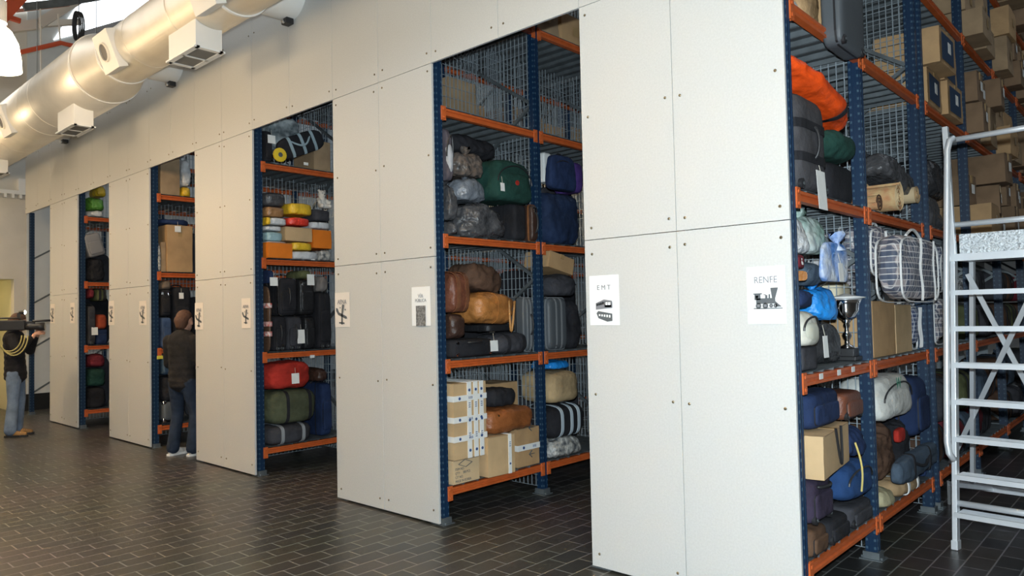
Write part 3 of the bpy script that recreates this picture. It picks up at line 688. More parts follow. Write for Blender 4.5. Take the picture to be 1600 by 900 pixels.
b_orange = mat('orange_parcel_card', (.85, .22, .02), .5, var=.1); b_red = plastic_bag('red_plastic', (.75, .05, .03), .35); b_brown = plastic_bag('brown_plastic', (.33, .17, .07), .35)
b_bw = mat('blue_white_plastic', (.70, .74, .80), .35, bump=.8, bscale=20, col2=(.03, .20, .62), vscale=7); b_pat = mat('patterned_plastic', (.62, .60, .55), .35, bump=.7, bscale=22, col2=(.10, .11, .12), vscale=22)
g_shell = mat('grey_shell', (.085, .095, .105), .5, bump=.1, bscale=80); g_light = F('light_grey_cloth', (.48, .48, .50)); b_shell = mat('dark_blue_shell', (.03, .06, .10), .45)
# ---------- right-hand rack, top to bottom
it('sack', 'E', (1228, -20, 1262, 22), 'plastic_bag', 'white plastic bag at the very top left of the nearest rack', 'plastic bag', b_white, p=2.8)
it('sack', 'E', (1260, -60, 1291, 62), 'wrapped_bundle', 'tan bundle wrapped in clear plastic on the top shelf beside the tall carton', 'bundle', mat('tan_wrapped', (.42, .27, .14), .3, bump=.6, bscale=18, var=.3), p=4, amp=.02, inset=.05)
it('carton', 'E', (1291, -70, 1313, 72), 'cardboard_box', 'tall brown carton on the top shelf left of the grey wheeled suitcase', 'box', M_card)
it('case', 'E', (1314, -90, 1350, 76), 'suitcase', 'dark grey suitcase overhanging the orange beam at the very top of the nearest rack', 'suitcase', g_shell, inset=-.09, depth=.5, pocket=False)
it('case', 'E', (1231, 143, 1294, 287), 'suitcase', 'large charcoal soft suitcase under the orange red bag on the nearest rack', 'suitcase', c_dgrey, inset=.0, depth=.45, p=6, hnd='side', zipm=M_black2, pocket=False, stripes=0, tg=(.10, .22, .13, .22))
r_ = bpy.data.objects['suitcase.001']; bb = r_.children[0].bound_box[6]
for f in (.33, .66):
    g = bmesh.new(); band(g, bb[0] * 2, bb[1] * 2, bb[2], 6, 'z', f * 2 - 1, .05, .005); obj('webbing_band', g, c_black, r_)
t_ = it('duffel', 'E', (1234, 112, 1345, 188), 'holdall', 'bright orange red nylon bag slumped over the charcoal suitcase', 'bag', c_orange, inset=-.02, depth=.34, straps=(.45,), p=2.5, amp=.035, rot=(-.22, 0, 0), lift=.03, snap=0)
it('duffel', 'E', (1297, 200, 1350, 246), 'holdall', 'bottle green bag hanging below the orange red one', 'bag', c_green, inset=-.03, depth=.3, straps=(), hd=False, snap=0, p=2.6, amp=.02)
it('case', 'E', (1296, 240, 1336, 318), 'suitcase', 'black suitcase under the bottle green bag', 'suitcase', c_black, inset=.05, p=8, wheels=False, pocket=False)
it('case', 'E', (1232, 112, 1240, 142), 'foam_pad', 'white foam edge poking out beside the panel above the charcoal suitcase', 'pad', M_white, wheels=False, hnd='', pocket=False, inset=.10, depth=.2, snap=0)
def roll(rk, box, name, label, cat, m, m2, inset=.0, turns=3.2, L=.55, rotz=0, z=None):
    X = FACE[rk] - inset; x0, y0, x1, y1 = box; a = onX(x0, (y0 + y1) / 2, X); b = onX(x1, (y0 + y1) / 2, X); R = (onX((x0 + x1) / 2, y0, X).z - onX((x0 + x1) / 2, y1, X).z) / 2
    zb = onX((x0 + x1) / 2, y1, X).z
    for s in SHELF:
        if abs(zb - s) < .12: zb = s + .014
    r = thing(name, label, cat, (X, (a.y + b.y) / 2, zb + R), (0, 0, rotz))
    g = bmesh.new(); n = 90; th = R / turns * .62; pi_, po = [], []
    for i in range(n + 1):
        f = i / n; ang = 2 * PI * turns * f; rad = R * (.12 + .88 * f); pi_.append(((rad - th) * math.cos(ang), (rad - th) * math.sin(ang))); po.append((rad * math.cos(ang), rad * math.sin(ang)))
    V = [[g.verts.new((x, q[0], q[1])) for q in (pi_[i], po[i]) for x in (0, -L)] for i in range(n + 1)]
    for A, B in zip(V, V[1:]):
        for i, j in ((0, 1), (1, 3), (3, 2), (2, 0)): g.faces.new((A[i], A[j], B[j], B[i]))
    g.faces.new((V[0][0], V[0][2], V[0][3], V[0][1])); g.faces.new((V[-1][0], V[-1][1], V[-1][3], V[-1][2]))
    obj('rolled_rug', g, m, r, smooth=False)
    g = bmesh.new(); tube(g, [(-L * .35, (R + .004) * math.cos(a), (R + .004) * math.sin(a)) for a in [2 * PI * i / 30 for i in range(30)]], .006, 6, closed=True); obj('tie_cord', g, m2, r)
    g = bmesh.new(); tube(g, [(.002, q[0], q[1]) for q in po[::2]], .005, 5); obj('rug_binding', g, m2, r)
    return r
m_rug = mat('rust_rug', (.52, .22, .10), .9, bump=.3, bscale=60, col2=(.62, .44, .22), vscale=12)
roll('E', (1382, 281, 1424, 329), 'rolled_carpet', 'rust and sand rolled carpet with a spiral end on the nearest rack', 'carpet roll', m_rug, mat('sand_binding', (.62, .46, .26), .9), inset=-.04, L=.6)
roll('E', (1366, 287, 1380, 314), 'rolled_carpet', 'smaller rust rolled rug left of the spiral ended carpet', 'carpet roll', m_rug, c_brown, inset=.05, L=.6, turns=2.5)
roll('E', (1424, 287, 1440, 318), 'rolled_carpet', 'thin sand coloured rolled rug right of the spiral ended carpet', 'carpet roll', mat('sand_rug', (.60, .46, .28), .9), c_tan, inset=-.02, L=.6, turns=2)
it('sack', 'E', (1352, 234, 1399, 284), 'plastic_sack', 'crinkled dark grey plastic sack behind the rolled carpets', 'plastic sack', b_grey, inset=.30, depth=.35, snap=0, amp=.03)
it('sack', 'E', (1392, 254, 1449, 296), 'plastic_sack', 'shiny grey plastic sack lying over the rolled carpets', 'plastic sack', b_grey, inset=.0, depth=.4, snap=0, knot=False, rot=(-.25, 0, 0))
it('sack', 'E', (1365, 205, 1428, 268), 'yellow_sack', 'yellow sack standing behind the wire mesh above the carpets', 'sack', mat('mustard_sack', (.42, .36, .08), .6, bump=.4, bscale=20), inset=.74, depth=.3, knot=False, snap=.3)
it('sack', 'E', (1455, 300, 1479, 362), 'plastic_sack', 'dark grey plastic sack in the bay behind the ladder handrail, lower one', 'plastic sack', b_grey, inset=.02, amp=.03)
it('sack', 'E', (1458, 245, 1484, 312), 'plastic_sack', 'black plastic sack in the bay behind the ladder handrail, upper one', 'plastic sack', b_black, inset=.08, amp=.03, snap=0)
# level two
it('sack', 'E', (1241, 334, 1271, 395), 'plastic_bag', 'crumpled white plastic bag highest beside the locomotive poster panel', 'plastic bag', b_white, inset=.03, depth=.3, snap=0, amp=.03)
it('sack', 'E', (1264, 334, 1301, 402), 'plastic_bag', 'translucent white bag with green contents above the blue and white bag', 'plastic bag', mat('white_green_plastic', (.52, .56, .55), .25, bump=.8, bscale=18, col2=(.20, .36, .28), vscale=5), inset=.05, depth=.35, snap=0, amp=.03, lift=.02)
it('sack', 'E', (1286, 374, 1331, 440), 'plastic_bag', 'blue and white patterned bag with a paper tag above the silver trophy', 'plastic bag', b_bw, inset=.0, depth=.32, snap=0, amp=.035, tg=(.0, .45, .075, .11))
it('parcel', 'E', (1243, 388, 1260, 420), 'book_bundle', 'maroon bundle with a cream label at the left edge of the nearest rack', 'bundle', c_maroon, inset=.02, depth=.2, snap=0)
it('heap', 'E', (1255, 404, 1298, 446), 'folded_clothes', 'slate grey folded clothes below the white plastic bags', 'clothes', c_bgrey, inset=.05, depth=.3, snap=0)
it('heap', 'E', (1243, 418, 1285, 482), 'folded_clothes', 'navy folded clothes lying on the cream canvas bag', 'clothes', c_navy, inset=.03, depth=.3, snap=0, lean=.0)
it('plain', 'E', (1242, 410, 1262, 438), 'leather_shoe', 'orange brown leather piece tucked above the navy clothes', 'leather piece', l_tan, inset=-.02, depth=.16, snap=0, amp=.02)
it('sack', 'E', (1284, 436, 1320, 500), 'plastic_bag', 'bright blue bag left of the silver trophy', 'plastic bag', b_blue, inset=.04, depth=.3, snap=0, lift=.0)
it('pack', 'E', (1246, 466, 1289, 541), 'canvas_bag', 'cream canvas bag with green trim and a white tag', 'bag', c_cream, inset=-.01, depth=.34, snap=0, tg=(.34, .25, .07, .12), m2=mat('cream_trim', (.55, .55, .46), .7))
it('case', 'E', (1247, 537, 1279, 590), 'storage_box', 'dark grey flat box under the cream canvas bag', 'box', c_char, inset=.02, wheels=False, hnd='', pocket=False, p=14)
it('sack', 'E', (1280, 500, 1326, 580), 'bin_bag', 'black bag standing left of the silver trophy', 'bag', b_black, inset=.10, depth=.36, amp=.03)
it('plain', 'E', (1309, 438, 1333, 470), 'paper_pile', 'cream paper pile above the trophy cup', 'papers', mat('cream_paper', (.72, .64, .46), .8), inset=.22, depth=.2, snap=0)
it('laundry', 'E', (1316, 345, 1348, 458), 'plaid_bag', 'plaid woven bag seen behind the wire bars above the trophy', 'plaid bag', M_plaid, inset=.26, depth=.3, snap=0)
it('laundry', 'E', (1361, 348, 1404, 468), 'plaid_bag', 'leaning plaid woven bag left of the bulging plaid bag', 'plaid bag', M_plaid, inset=.02, depth=.44, snap=0, rot=(-.06, 0, 0), lift=.02)
it('laundry', 'E', (1402, 366, 1472, 474), 'plaid_bag', 'bulging plaid woven bag overhanging the brown cartons', 'plaid bag', M_plaid, inset=-.16, depth=.5, snap=0)
it('carton', 'E', (1364, 470, 1399, 560), 'cardboard_box', 'left brown carton standing under the plaid woven bags', 'box', M_card)
it('carton', 'E', (1400, 476, 1425, 556), 'cardboard_box', 'right brown carton standing under the plaid woven bags', 'box', M_card2)
it('laundry', 'E', (1427, 474, 1446, 550), 'plaid_bag', 'narrow dark plaid woven bag right of the brown cartons', 'plaid bag', M_plaid2, inset=.03)
it('laundry', 'E', (1464, 462, 1484, 545), 'plaid_bag', 'plaid woven bag in the bay just left of the ladder', 'plaid bag', M_plaid, inset=.03)
it('laundry', 'E', (1458, 378, 1480, 458), 'plaid_bag', 'dark plaid woven bag high behind the ladder handrail', 'plaid bag', M_plaid2, inset=.1, snap=0)
# level one
it('case', 'E', (1268, 610, 1315, 668), 'suitcase', 'navy and black suitcase lying on the strapped brown carton', 'suitcase', c_navy, inset=.02, depth=.4, snap=0, wheels=False, hnd='', p=7)
it('case', 'E', (1314, 612, 1350, 656), 'suitcase', 'brown and black wheeled case at the top by the first blue post', 'suitcase', l_brown, inset=.0, depth=.4, snap=0, hnd='', p=7)
it('duffel', 'E', (1252, 612, 1272, 672), 'holdall', 'dark rounded bag beside the panel above the strapped brown carton', 'bag', c_black, inset=.05, depth=.3, snap=0, straps=(), hd=False)
r_ = it('carton', 'E', (1270, 668, 1336, 738), 'cardboard_box', 'brown carton with a black carrying strap on the nearest rack', 'box', M_card2, inset=-.03, depth=.34, snap=0, rot=(0, 0, .12), open_=False, tape=M_tape)
g = bmesh.new(); tube(g, [(front(r_) + .008 + .012 * math.sin(PI * t), -.06 + .13 * t * (1 if i < 9 else 1), .24 - .20 * math.sin(PI * t)) for i, t in enumerate([j / 16 for j in range(17)])], .008, 6); obj('strap', g, M_black2, r_)
it('sack', 'E', (1331, 664, 1363, 712), 'bag', 'navy blue cloth bag above the yellow piped one', 'bag', c_navy, inset=.02, depth=.3, snap=0, knot=False)
r_ = it('pack', 'E', (1328, 706, 1374, 776), 'holdall', 'blue bag with yellow piping beside the first blue post', 'bag', F('royal_cloth', (.02, .06, .17)), inset=-.03, depth=.3, snap=0)
g = bmesh.new(); tube(g, [(front(r_) + .0 + .02 * math.sin(PI * t), -.15 + .08 * t, .34 - .30 * t) for t in [i / 8 for i in range(9)]], .006, 6); obj('yellow_piping', g, mat('yellow_piping', (.75, .6, .2), .6), r_)
it('case', 'E', (1258, 738, 1303, 820), 'suitcase', 'dark plum wheeled suitcase lying at the left over the brown one', 'suitcase', F('plum_cloth', (.04, .03, .055)), inset=-.01, depth=.45, snap=0, p=7, hnd='front')
r_ = it('case', 'E', (1303, 738, 1356, 800), 'suitcase', 'black wheeled suitcase with two grey panels', 'suitcase', c_black, inset=-.02, depth=.45, snap=0, p=8, hnd='')
for y_ in (-.10, .08):
    g = bmesh.new(); bx(g, .0, .008, y_ - .03, y_ + .03, .08, .26); o = obj('grey_panel', g, mat('pale_panel', (.45, .48, .52), .5), r_, bev=.003); o.location.x = front(r_) - .002
it('case', 'E', (1262, 824, 1296, 893), 'suitcase', 'brown leather suitcase at the bottom left of the nearest rack', 'suitcase', F('umber_cloth', (.11, .06, .035)), inset=0, p=7, snap=.14)
it('case', 'E', (1298, 800, 1330, 862), 'suitcase', 'black suitcase at the bottom between the brown one and the blue post', 'suitcase', c_black, inset=0, p=7, snap=.16)
it('case', 'E', (1332, 784, 1366, 838), 'suitcase', 'dark suitcase at the bottom against the first blue post', 'suitcase', c_char, inset=.01, p=7, snap=.16)
r_ = it('pack', 'E', (1372, 584, 1436, 655), 'canvas_bag', 'white canvas bag with a green W below the left brown carton', 'bag', F('white_canvas', (.66, .66, .62)), inset=-.04, depth=.36, snap=0)
text('printed_letter', 'W', .11, mat('green_print', (.05, .3, .18), .6), r_, (front(r_) + .012, -.10, .24), (PI / 2, 0, PI / 2))
it('case', 'E', (1433, 585, 1465, 680), 'suitcase', 'navy suitcase with rounded top beside the second blue post', 'suitcase', c_navy, inset=.0, depth=.4, snap=0, p=5, wheels=False)
it('heap', 'E', (1371, 655, 1405, 750), 'folded_coat', 'dark red brown coat heap right of the first blue post', 'coat', c_brown, inset=.04, depth=.36, snap=0)
it('heap', 'E', (1400, 650, 1436, 738), 'folded_coat', 'black fur coat heap beside the red patched coat', 'coat', c_black, inset=.03, depth=.36, snap=0)
it('plain', 'E', (1405, 668, 1417, 690), 'red_pouch', 'small red pouch between the dark coats', 'pouch', c_red, inset=-.01, depth=.08, snap=0)
it('duffel', 'E', (1408, 702, 1473, 742), 'holdall', 'blue grey rolled holdall lying over the tan tote', 'bag', c_bgrey, inset=-.06, depth=.34, snap=0)
it('sack', 'E', (1378, 742, 1408, 806), 'tote_bag', 'cream and tan bag on the bottom shelf beside the first blue post', 'bag', F('khaki_canvas', (.42, .38, .24)), inset=-.01, depth=.34, knot=False, snap=.17)
it('duffel', 'E', (1408, 738, 1444, 782), 'tote_bag', 'tan tote bag with white handles on the bottom shelf', 'bag', c_tan, inset=-.01, depth=.34, strap=M_white, snap=.2)
it('case', 'E', (1446, 716, 1462, 756), 'suitcase', 'small navy case at the end of the bottom shelf by the second post', 'suitcase', c_navy, wheels=False, snap=.2, pocket=False)
def label_card(rk, px, py):
    P = onX(px, py, FACE[rk] + .006); g = bmesh.new(); bx(g, 0, .0015, -.028, .028, -.016, .016); o = obj('shelf_label', g, M_paper); o.location = P
    o['category'] = 'label'; return o
for i, (px, py, s) in enumerate([(1283, 588, 'left'), (1311, 582, 'middle'), (1333, 577, 'right')]):
    label_card('E', px, py)['label'] = 'small white card on the orange beam below the trophy, %s of three' % s
for rk, px, py, s in [('C', 478, 256, 'beam above the brown parcel'), ('C', 489, 404, 'beam under the orange parcel'), ('C', 488, 557, 'beam above the red holdall')]:
    label_card(rk, px, py)['label'] = 'small white card on the orange ' + s
# silver trophy
P0 = onX(1337, 560, FACE['E'] - .10); t = thing('trophy_cup', 'tall silver trophy cup on a black base beside the first blue post', 'trophy', (FACE['E'] - .12, P0.y - .09, SHELF[1] + .004))
hh = onX(1337, 462, FACE['E'] - .10).z - SHELF[1]; s = hh / .42
g = bmesh.new(); bx(g, -.07 * s, .07 * s, -.07 * s, .07 * s, 0, .025); bx(g, -.055 * s, .055 * s, -.055 * s, .055 * s, .025, .075 * s); obj('base', g, M_black2, t, bev=.003)
g = bmesh.new(); lathe(g, [(r * s, z * s) for r, z in [(.045, .075), (.04, .09), (.018, .10), (.014, .13), (.026, .15), (.03, .165), (.014, .185), (.012, .21), (.022, .225), (.016, .24), (.03, .26)]], n=32); obj('stem', g, M_chrome, t, smooth=True)
g = bmesh.new(); lathe(g, [(r * s, z * s) for r, z in [(.02, .255), (.06, .28), (.078, .32), (.082, .36), (.10, .395), (.095, .397), (.07, .36), (.05, .30), (.01, .27)]], n=40); obj('cup', g, M_chrome, t, smooth=True)
for q in (-1, 1):
    g = bmesh.new(); tube(g, [(0, q * (.075 + .06 * math.sin(PI * f)) * s, (.29 + .09 * f) * s) for f in [i / 12 for i in range(13)]], .006 * s, 8); obj('cup_handle', g, M_chrome, t, smooth=True)
g = bmesh.new(); lathe(g, [(.115 * s, .398 * s), (.12 * s, .405 * s), (.07 * s, .412 * s), (.01, .43 * s)], n=40); obj('lid_plate', g, M_white, t, smooth=True)
# ---------- dark fillers added behind the goods to darken the gaps between front items
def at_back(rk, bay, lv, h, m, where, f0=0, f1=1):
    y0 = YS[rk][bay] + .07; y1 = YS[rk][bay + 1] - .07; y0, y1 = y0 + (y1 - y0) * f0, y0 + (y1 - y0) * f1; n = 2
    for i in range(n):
        w = (y1 - y0) / n - .03; r = thing('folded_clothes', 'added dark filler at the back of the shelf behind ' + where, 'bundle', (FACE[rk] - .615, y0 + (y1 - y0) * (i + .5) / n, SHELF[lv] + .002), group='added dark fillers at the back behind ' + where)
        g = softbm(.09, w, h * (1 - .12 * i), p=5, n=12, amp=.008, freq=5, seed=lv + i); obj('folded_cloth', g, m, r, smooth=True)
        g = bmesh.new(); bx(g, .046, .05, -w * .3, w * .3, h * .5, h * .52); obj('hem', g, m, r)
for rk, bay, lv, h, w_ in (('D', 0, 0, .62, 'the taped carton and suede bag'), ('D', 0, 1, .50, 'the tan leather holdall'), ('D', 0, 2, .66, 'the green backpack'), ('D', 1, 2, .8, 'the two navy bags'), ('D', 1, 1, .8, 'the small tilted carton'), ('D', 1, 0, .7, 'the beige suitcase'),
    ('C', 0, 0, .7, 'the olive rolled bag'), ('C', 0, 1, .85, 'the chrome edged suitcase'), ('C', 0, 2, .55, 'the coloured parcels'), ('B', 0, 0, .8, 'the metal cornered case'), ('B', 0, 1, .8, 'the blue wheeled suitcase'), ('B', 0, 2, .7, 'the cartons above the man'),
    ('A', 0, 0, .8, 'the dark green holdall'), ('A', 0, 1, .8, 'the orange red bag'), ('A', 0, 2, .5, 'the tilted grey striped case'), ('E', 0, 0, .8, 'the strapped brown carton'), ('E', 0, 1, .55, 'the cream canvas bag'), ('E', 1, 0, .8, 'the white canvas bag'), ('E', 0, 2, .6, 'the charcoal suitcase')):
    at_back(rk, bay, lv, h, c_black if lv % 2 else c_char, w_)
# ---------- rack D
it('carton', 'D', (700, 128, 760, 175), 'cardboard_box', 'dark brown carton behind the wire mesh at the top left of the backpack rack', 'box', M_card3, inset=.75, depth=.4, snap=.3)
it('pack', 'D', (683, 192, 713, 279), 'holdall', 'light grey and mauve bag high at the left edge above the dark sacks', 'bag', F('mauve_cloth', (.10, .085, .10)), m2=g_light, inset=-.01, depth=.36, snap=0)
it('sack', 'D', (684, 276, 722, 342), 'bin_bag', 'shiny dark grey sack under the light grey bag', 'plastic sack', b_grey, inset=0, depth=.4, snap=0, amp=.035)
it('sack', 'D', (686, 330, 722, 375), 'bin_bag', 'dark grey sack sagging over the orange beam at the left', 'plastic sack', b_grey, inset=-.05, depth=.45, amp=.04, knot=False, snap=.15)
it('sack', 'D', (712, 234, 764, 274), 'wrapped_bundle', 'brown mixed bundle in clear plastic above the silver sack', 'bundle', mat('brown_mixed_wrap', (.20, .15, .12), .2, bump=.8, bscale=25, col2=(.06, .06, .06), vscale=20), inset=.03, depth=.36, snap=0)
it('sack', 'D', (712, 262, 769, 312), 'plastic_sack', 'silver grey plastic sack in the middle of the sack pile', 'plastic sack', b_silver, inset=.02, depth=.38, snap=0)
it('sack', 'D', (722, 304, 804, 370), 'bin_bag', 'largest dark grey plastic sack at the bottom of the pile', 'plastic sack', b_grey, inset=-.03, depth=.5, amp=.045, freq=7)
it('heap', 'D', (706, 208, 786, 246), 'folded_clothes', 'black clothes bundle above the clear wrapped bundle', 'clothes', c_black, inset=.16, depth=.4, snap=0)
it('heap', 'D', (757, 240, 776, 282), 'cloth_scrap', 'black and white cloth left of the green backpack', 'cloth', b_pat, inset=-.01, depth=.16, snap=0, amp=.02)
it('pack', 'D', (770, 231, 843, 314), 'backpack', 'bottle green backpack with a round red badge', 'backpack', c_green, inset=-.02, depth=.4, snap=0, patch=c_red, tg=(-.38, .35, .05, .07))
it('case', 'D', (804, 314, 824, 374), 'suitcase', 'black upright suitcase left of the brown trimmed one', 'suitcase', c_black, inset=.03, p=8, wheels=False, pocket=False)
it('case', 'D', (824, 307, 846, 374), 'suitcase', 'dark upright suitcase with brown trim and brass latches beside the blue post', 'suitcase', l_dark, inset=-.02, p=8, wheels=False, pocket=False, trim=leather('trim_leather', (.24, .10, .04)), latches=1, hnd='side')
it('plain', 'D', (850, 237, 862, 285), 'paper_sheet', 'white sheet standing behind the blue post left of the navy bags', 'paper', M_paper, inset=.12, depth=.1, snap=0, p=12, amp=.002)
it('pack', 'D', (861, 240, 905, 296), 'holdall', 'upper navy bag of the two right of the blue post', 'bag', c_navy, inset=.0, depth=.4, snap=0)
it('duffel', 'D', (852, 288, 912, 380), 'holdall', 'lower big navy bag of the two right of the blue post', 'bag', F('dark_navy_cloth', (.015, .03, .075)), inset=-.02, depth=.42, straps=(), amp=.03)
it('plain', 'D', (898, 250, 914, 300), 'purple_bag', 'purple bag at the right edge of the aisle opening', 'bag', c_purple, inset=.08, depth=.3, snap=0)
it('duffel', 'D', (687, 420, 740, 488), 'leather_bag', 'mid brown leather travel bag with buckles at the left', 'leather bag', l_brown, inset=-.02, depth=.4, snap=0, studs=2, strap=leather('strap_leather', (.20, .08, .04)))
it('heap', 'D', (694, 408, 792, 450), 'folded_jacket', 'brown jackets laid across above the leather bags', 'jacket', c_brown, inset=.06, depth=.36, snap=0, rot=(-.14, 0, 0), lift=-.02)
it('sack', 'D', (762, 416, 810, 456), 'plastic_bag', 'bright blue plastic bag behind the tan leather holdall', 'plastic bag', b_blue, inset=.10, depth=.25, snap=0, knot=False)
it('heap', 'D', (724, 426, 746, 446), 'striped_shirt', 'blue and white striped cloth between jackets and leather bags', 'shirt', b_bw, inset=-.03, depth=.14, snap=0, amp=.015)
r_ = it('duffel', 'D', (734, 446, 812, 506), 'leather_holdall', 'tan leather holdall with hanging carry handle', 'leather bag', l_tan, inset=-.06, depth=.42, snap=0, straps=(-.05,), strap=l_tan, hd=False, p=3.4, amp=.025, rot=(-.06, 0, 0))
g = bmesh.new(); tube(g, [(front(r_) + .01, .10 + .07 * f2, .20 - .26 * math.sin(PI * f)) for f, f2 in [(i / 14, i / 14) for i in range(15)]], .010, 8); obj('carry_handle', g, leather('light_tan_leather', (.5, .24, .07)), r_, smooth=True)
it('duffel', 'D', (688, 486, 732, 530), 'leather_bag', 'dark maroon leather bag below the buckled travel bag', 'leather bag', l_dark, inset=-.02, depth=.38, snap=0, hd=False, straps=())
it('heap', 'D', (724, 478, 748, 520), 'cream_cloth', 'cream cloth hanging between the dark and tan leather bags', 'cloth', F('buff_cloth', (.5, .42, .26)), inset=-.06, depth=.10, snap=0, amp=.015)
it('case', 'D', (688, 520, 775, 567), 'suitcase', 'long black suitcase with metal studs lying on the middle shelf', 'suitcase', c_black, inset=-.02, depth=.42, wheels=False, pocket=False, feet=1, hnd='front', p=7, tg=(.43, .85, .09, .09))
it('duffel', 'D', (778, 518, 836, 567), 'holdall', 'black soft holdall right of the studded suitcase', 'bag', c_char, inset=-.03, depth=.4, p=2.8, amp=.02)
it('case', 'D', (762, 500, 808, 522), 'suitcase', 'thin black case under the tan leather holdall', 'suitcase', l_black, inset=.03, depth=.38, snap=0, wheels=False, pocket=False, hnd='')
it('case', 'D', (816, 464, 843, 558), 'suitcase', 'upright grey hard suitcase left of the blue post', 'suitcase', g_shell, inset=.06, p=8, wheels=False, pocket=False, stripes=1, trim=mat('grey_trim', (.22, .23, .24), .4), hnd='side')
it('case', 'D', (858, 464, 889, 560), 'suitcase', 'upright grey hard suitcase right of the blue post', 'suitcase', g_shell, inset=.02, p=8, wheels=False, pocket=False, stripes=2, trim=mat('grey_trim', (.22, .23, .24), .4))
it('carton', 'D', (856, 392, 895, 430), 'cardboard_box', 'small tilted brown carton high on the right of the blue post', 'box', M_card, inset=-.0, depth=.3, snap=0, rot=(-.2, 0, 0), lift=.04, tape=M_tape)
it('heap', 'D', (857, 426, 912, 462), 'folded_coat', 'black coat bundle under the tilted carton', 'coat', c_char, inset=.02, depth=.4, snap=0)
it('heap', 'D', (891, 462, 914, 562), 'folded_coat', 'black bags stacked at the right edge of the aisle opening', 'bag', c_black, inset=.04, depth=.4)
r_ = it('carton', 'D', (692, 598, 760, 717), 'cardboard_box', 'large brown carton covered in crossed white printed tape', 'box', M_card2, inset=-.02, depth=.44, snap=0, strips=[('v', -.03, .045), ('v', .17, .045), ('v', .35, .045), ('h', .27, .045), ('h', .52, .045), ('h', .8, .045)])
r_ = it('carton', 'D', (693, 718, 750, 779), 'cardboard_box', 'brown carton with printed lines made in Korea at the bottom left', 'box', mat('pale_cardboard', (.66, .48, .28), .8, var=.08), inset=.0, depth=.42, snap=.3)
bb = [abs(c) for c in r_.children[0].bound_box[6]]
for i, s_ in enumerate(['ITEM NO.', "Q'TY :   300 PCS", "C/T NO.", 'MADE IN KOREA']):
    text('printed_line', s_, bb[2] * .15, M_print, r_, (front(r_) + .004, -bb[1] + .02, bb[2] * .62 - i * bb[2] * .165), (PI / 2, 0, PI / 2), align='LEFT', narrow=.82)
g = bmesh.new()
for a, b in (((-.07, 0), (0, .03)), ((0, .03), (.08, 0)), ((.08, 0), (.01, -.03)), ((.01, -.03), (-.07, 0))): bar(g, (front(r_) + .003, a[0] - .02, bb[2] * .82 + a[1]), (front(r_) + .003, b[0] - .02, bb[2] * .82 + b[1]), .004)
obj('printed_diamond', g, M_print, r_)
it('carton', 'D', (764, 680, 806, 768), 'cardboard_box', 'tall brown carton with one white tape strip leaning out over the beam', 'box', M_card2, inset=-.05, depth=.46, strips=[('v', .30, .035)], rot=(0, .0, -.06), snap=.2)
r_ = it('carton', 'D', (809, 668, 843, 752), 'cardboard_box', 'brown carton with printed black arrows left of the blue post', 'box', M_card, inset=.02, depth=.42, strips=[('h', .5, .05)], snap=.2)
g = bmesh.new()
for zz in (.10, .33):
    fx = front(r_) + .004; bar(g, (fx, 0, zz), (fx, .07, zz), .012, .003); bar(g, (fx, .0, zz), (fx, .035, zz + .03), .012, .003); bar(g, (fx, .0, zz), (fx, .035, zz - .03), .012, .003)
obj('printed_arrow', g, M_print, r_)
it('carton', 'D', (766, 596, 834, 632), 'cardboard_box', 'open brown carton at the back above the brown leather bag', 'box', M_card, inset=.28, depth=.3, snap=0, lift=-.10)
it('duffel', 'D', (765, 634, 842, 684), 'leather_bag', 'rust brown suede bag with brass studs lying on the cartons', 'leather bag', leather('rust_suede', (.30, .10, .03)), inset=-.05, depth=.4, snap=0, straps=(), hd=False, studs=4, p=3.6, amp=.02)
it('heap', 'D', (764, 604, 814, 642), 'folded_jacket', 'black jacket lying on the rust brown suede bag', 'jacket', c_black, inset=-.02, depth=.3, snap=0)
it('duffel', 'D', (859, 578, 910, 628), 'suitcase', 'beige soft suitcase with brown band at the top right of the aisle opening', 'suitcase', F('beige_canvas', (.46, .33, .18)), inset=-.02, depth=.42, snap=0, p=4.5, strap=c_brown, straps=(), amp=.01)
it('sack', 'D', (860, 562, 898, 579), 'plastic_bag', 'blue plastic bag peeking out above the beige suitcase', 'plastic bag', b_blue, inset=.06, depth=.3, snap=0, knot=False, amp=.015)
it('duffel', 'D', (862, 630, 920, 682), 'holdall', 'black bag wrapped in bands of pale blue printed tape', 'bag', c_black, inset=-.02, depth=.42, snap=0, strap=mat('pale_tape', (.50, .58, .64), .5), straps=(-.45, .05, .45), p=4, amp=.012)
it('sack', 'D', (862, 682, 920, 734), 'wrapped_bundle', 'patterned bundle in clear plastic at the bottom right of the aisle opening', 'bundle', b_pat, inset=-.02, depth=.42, knot=False, snap=.2)
# ---------- rack C
it('case', 'C', (401, 202, 426, 248), 'suitcase', 'black upright suitcase at the top left above the parcels', 'suitcase', c_black, inset=.02, p=8, wheels=False, tg=(.3, .85, .09, .09))
it('sack', 'C', (426, 180, 476, 234), 'clear_bag', 'clear crinkled plastic cover behind the yellow wheel', 'plastic cover', mat('clear_grey_plastic', (.40, .45, .46), .15, bump=1, bscale=16, col2=(.08, .10, .11), vscale=8), inset=.08, depth=.36, snap=0, knot=False)
r_ = it('duffel', 'C', (440, 206, 516, 240), 'golf_bag', 'long black bag with a yellow wheel slanting up to the right', 'bag', c_black, inset=-.02, depth=.3, snap=0, rot=(.42, 0, 0), straps=(-.5, 0, .5), p=3.5, amp=.01, strap=mat('pale_strap', (.35, .45, .5), .4))
wp = onX(435, 243, FACE['C']); wheel(r_, 0, 0, 0, .075, 'x', mat('yellow_wheel', (.85, .6, .04), .4)); w_ = [c for c in r_.children if c.name.startswith('wheel')][0]
bpy.context.view_layer.update(); w_.location = r_.matrix_world.inverted() @ Vector((FACE['C'] + .03, wp.y, SHELF[3] + .09)); w_.rotation_euler = (-.42, 0, 0)
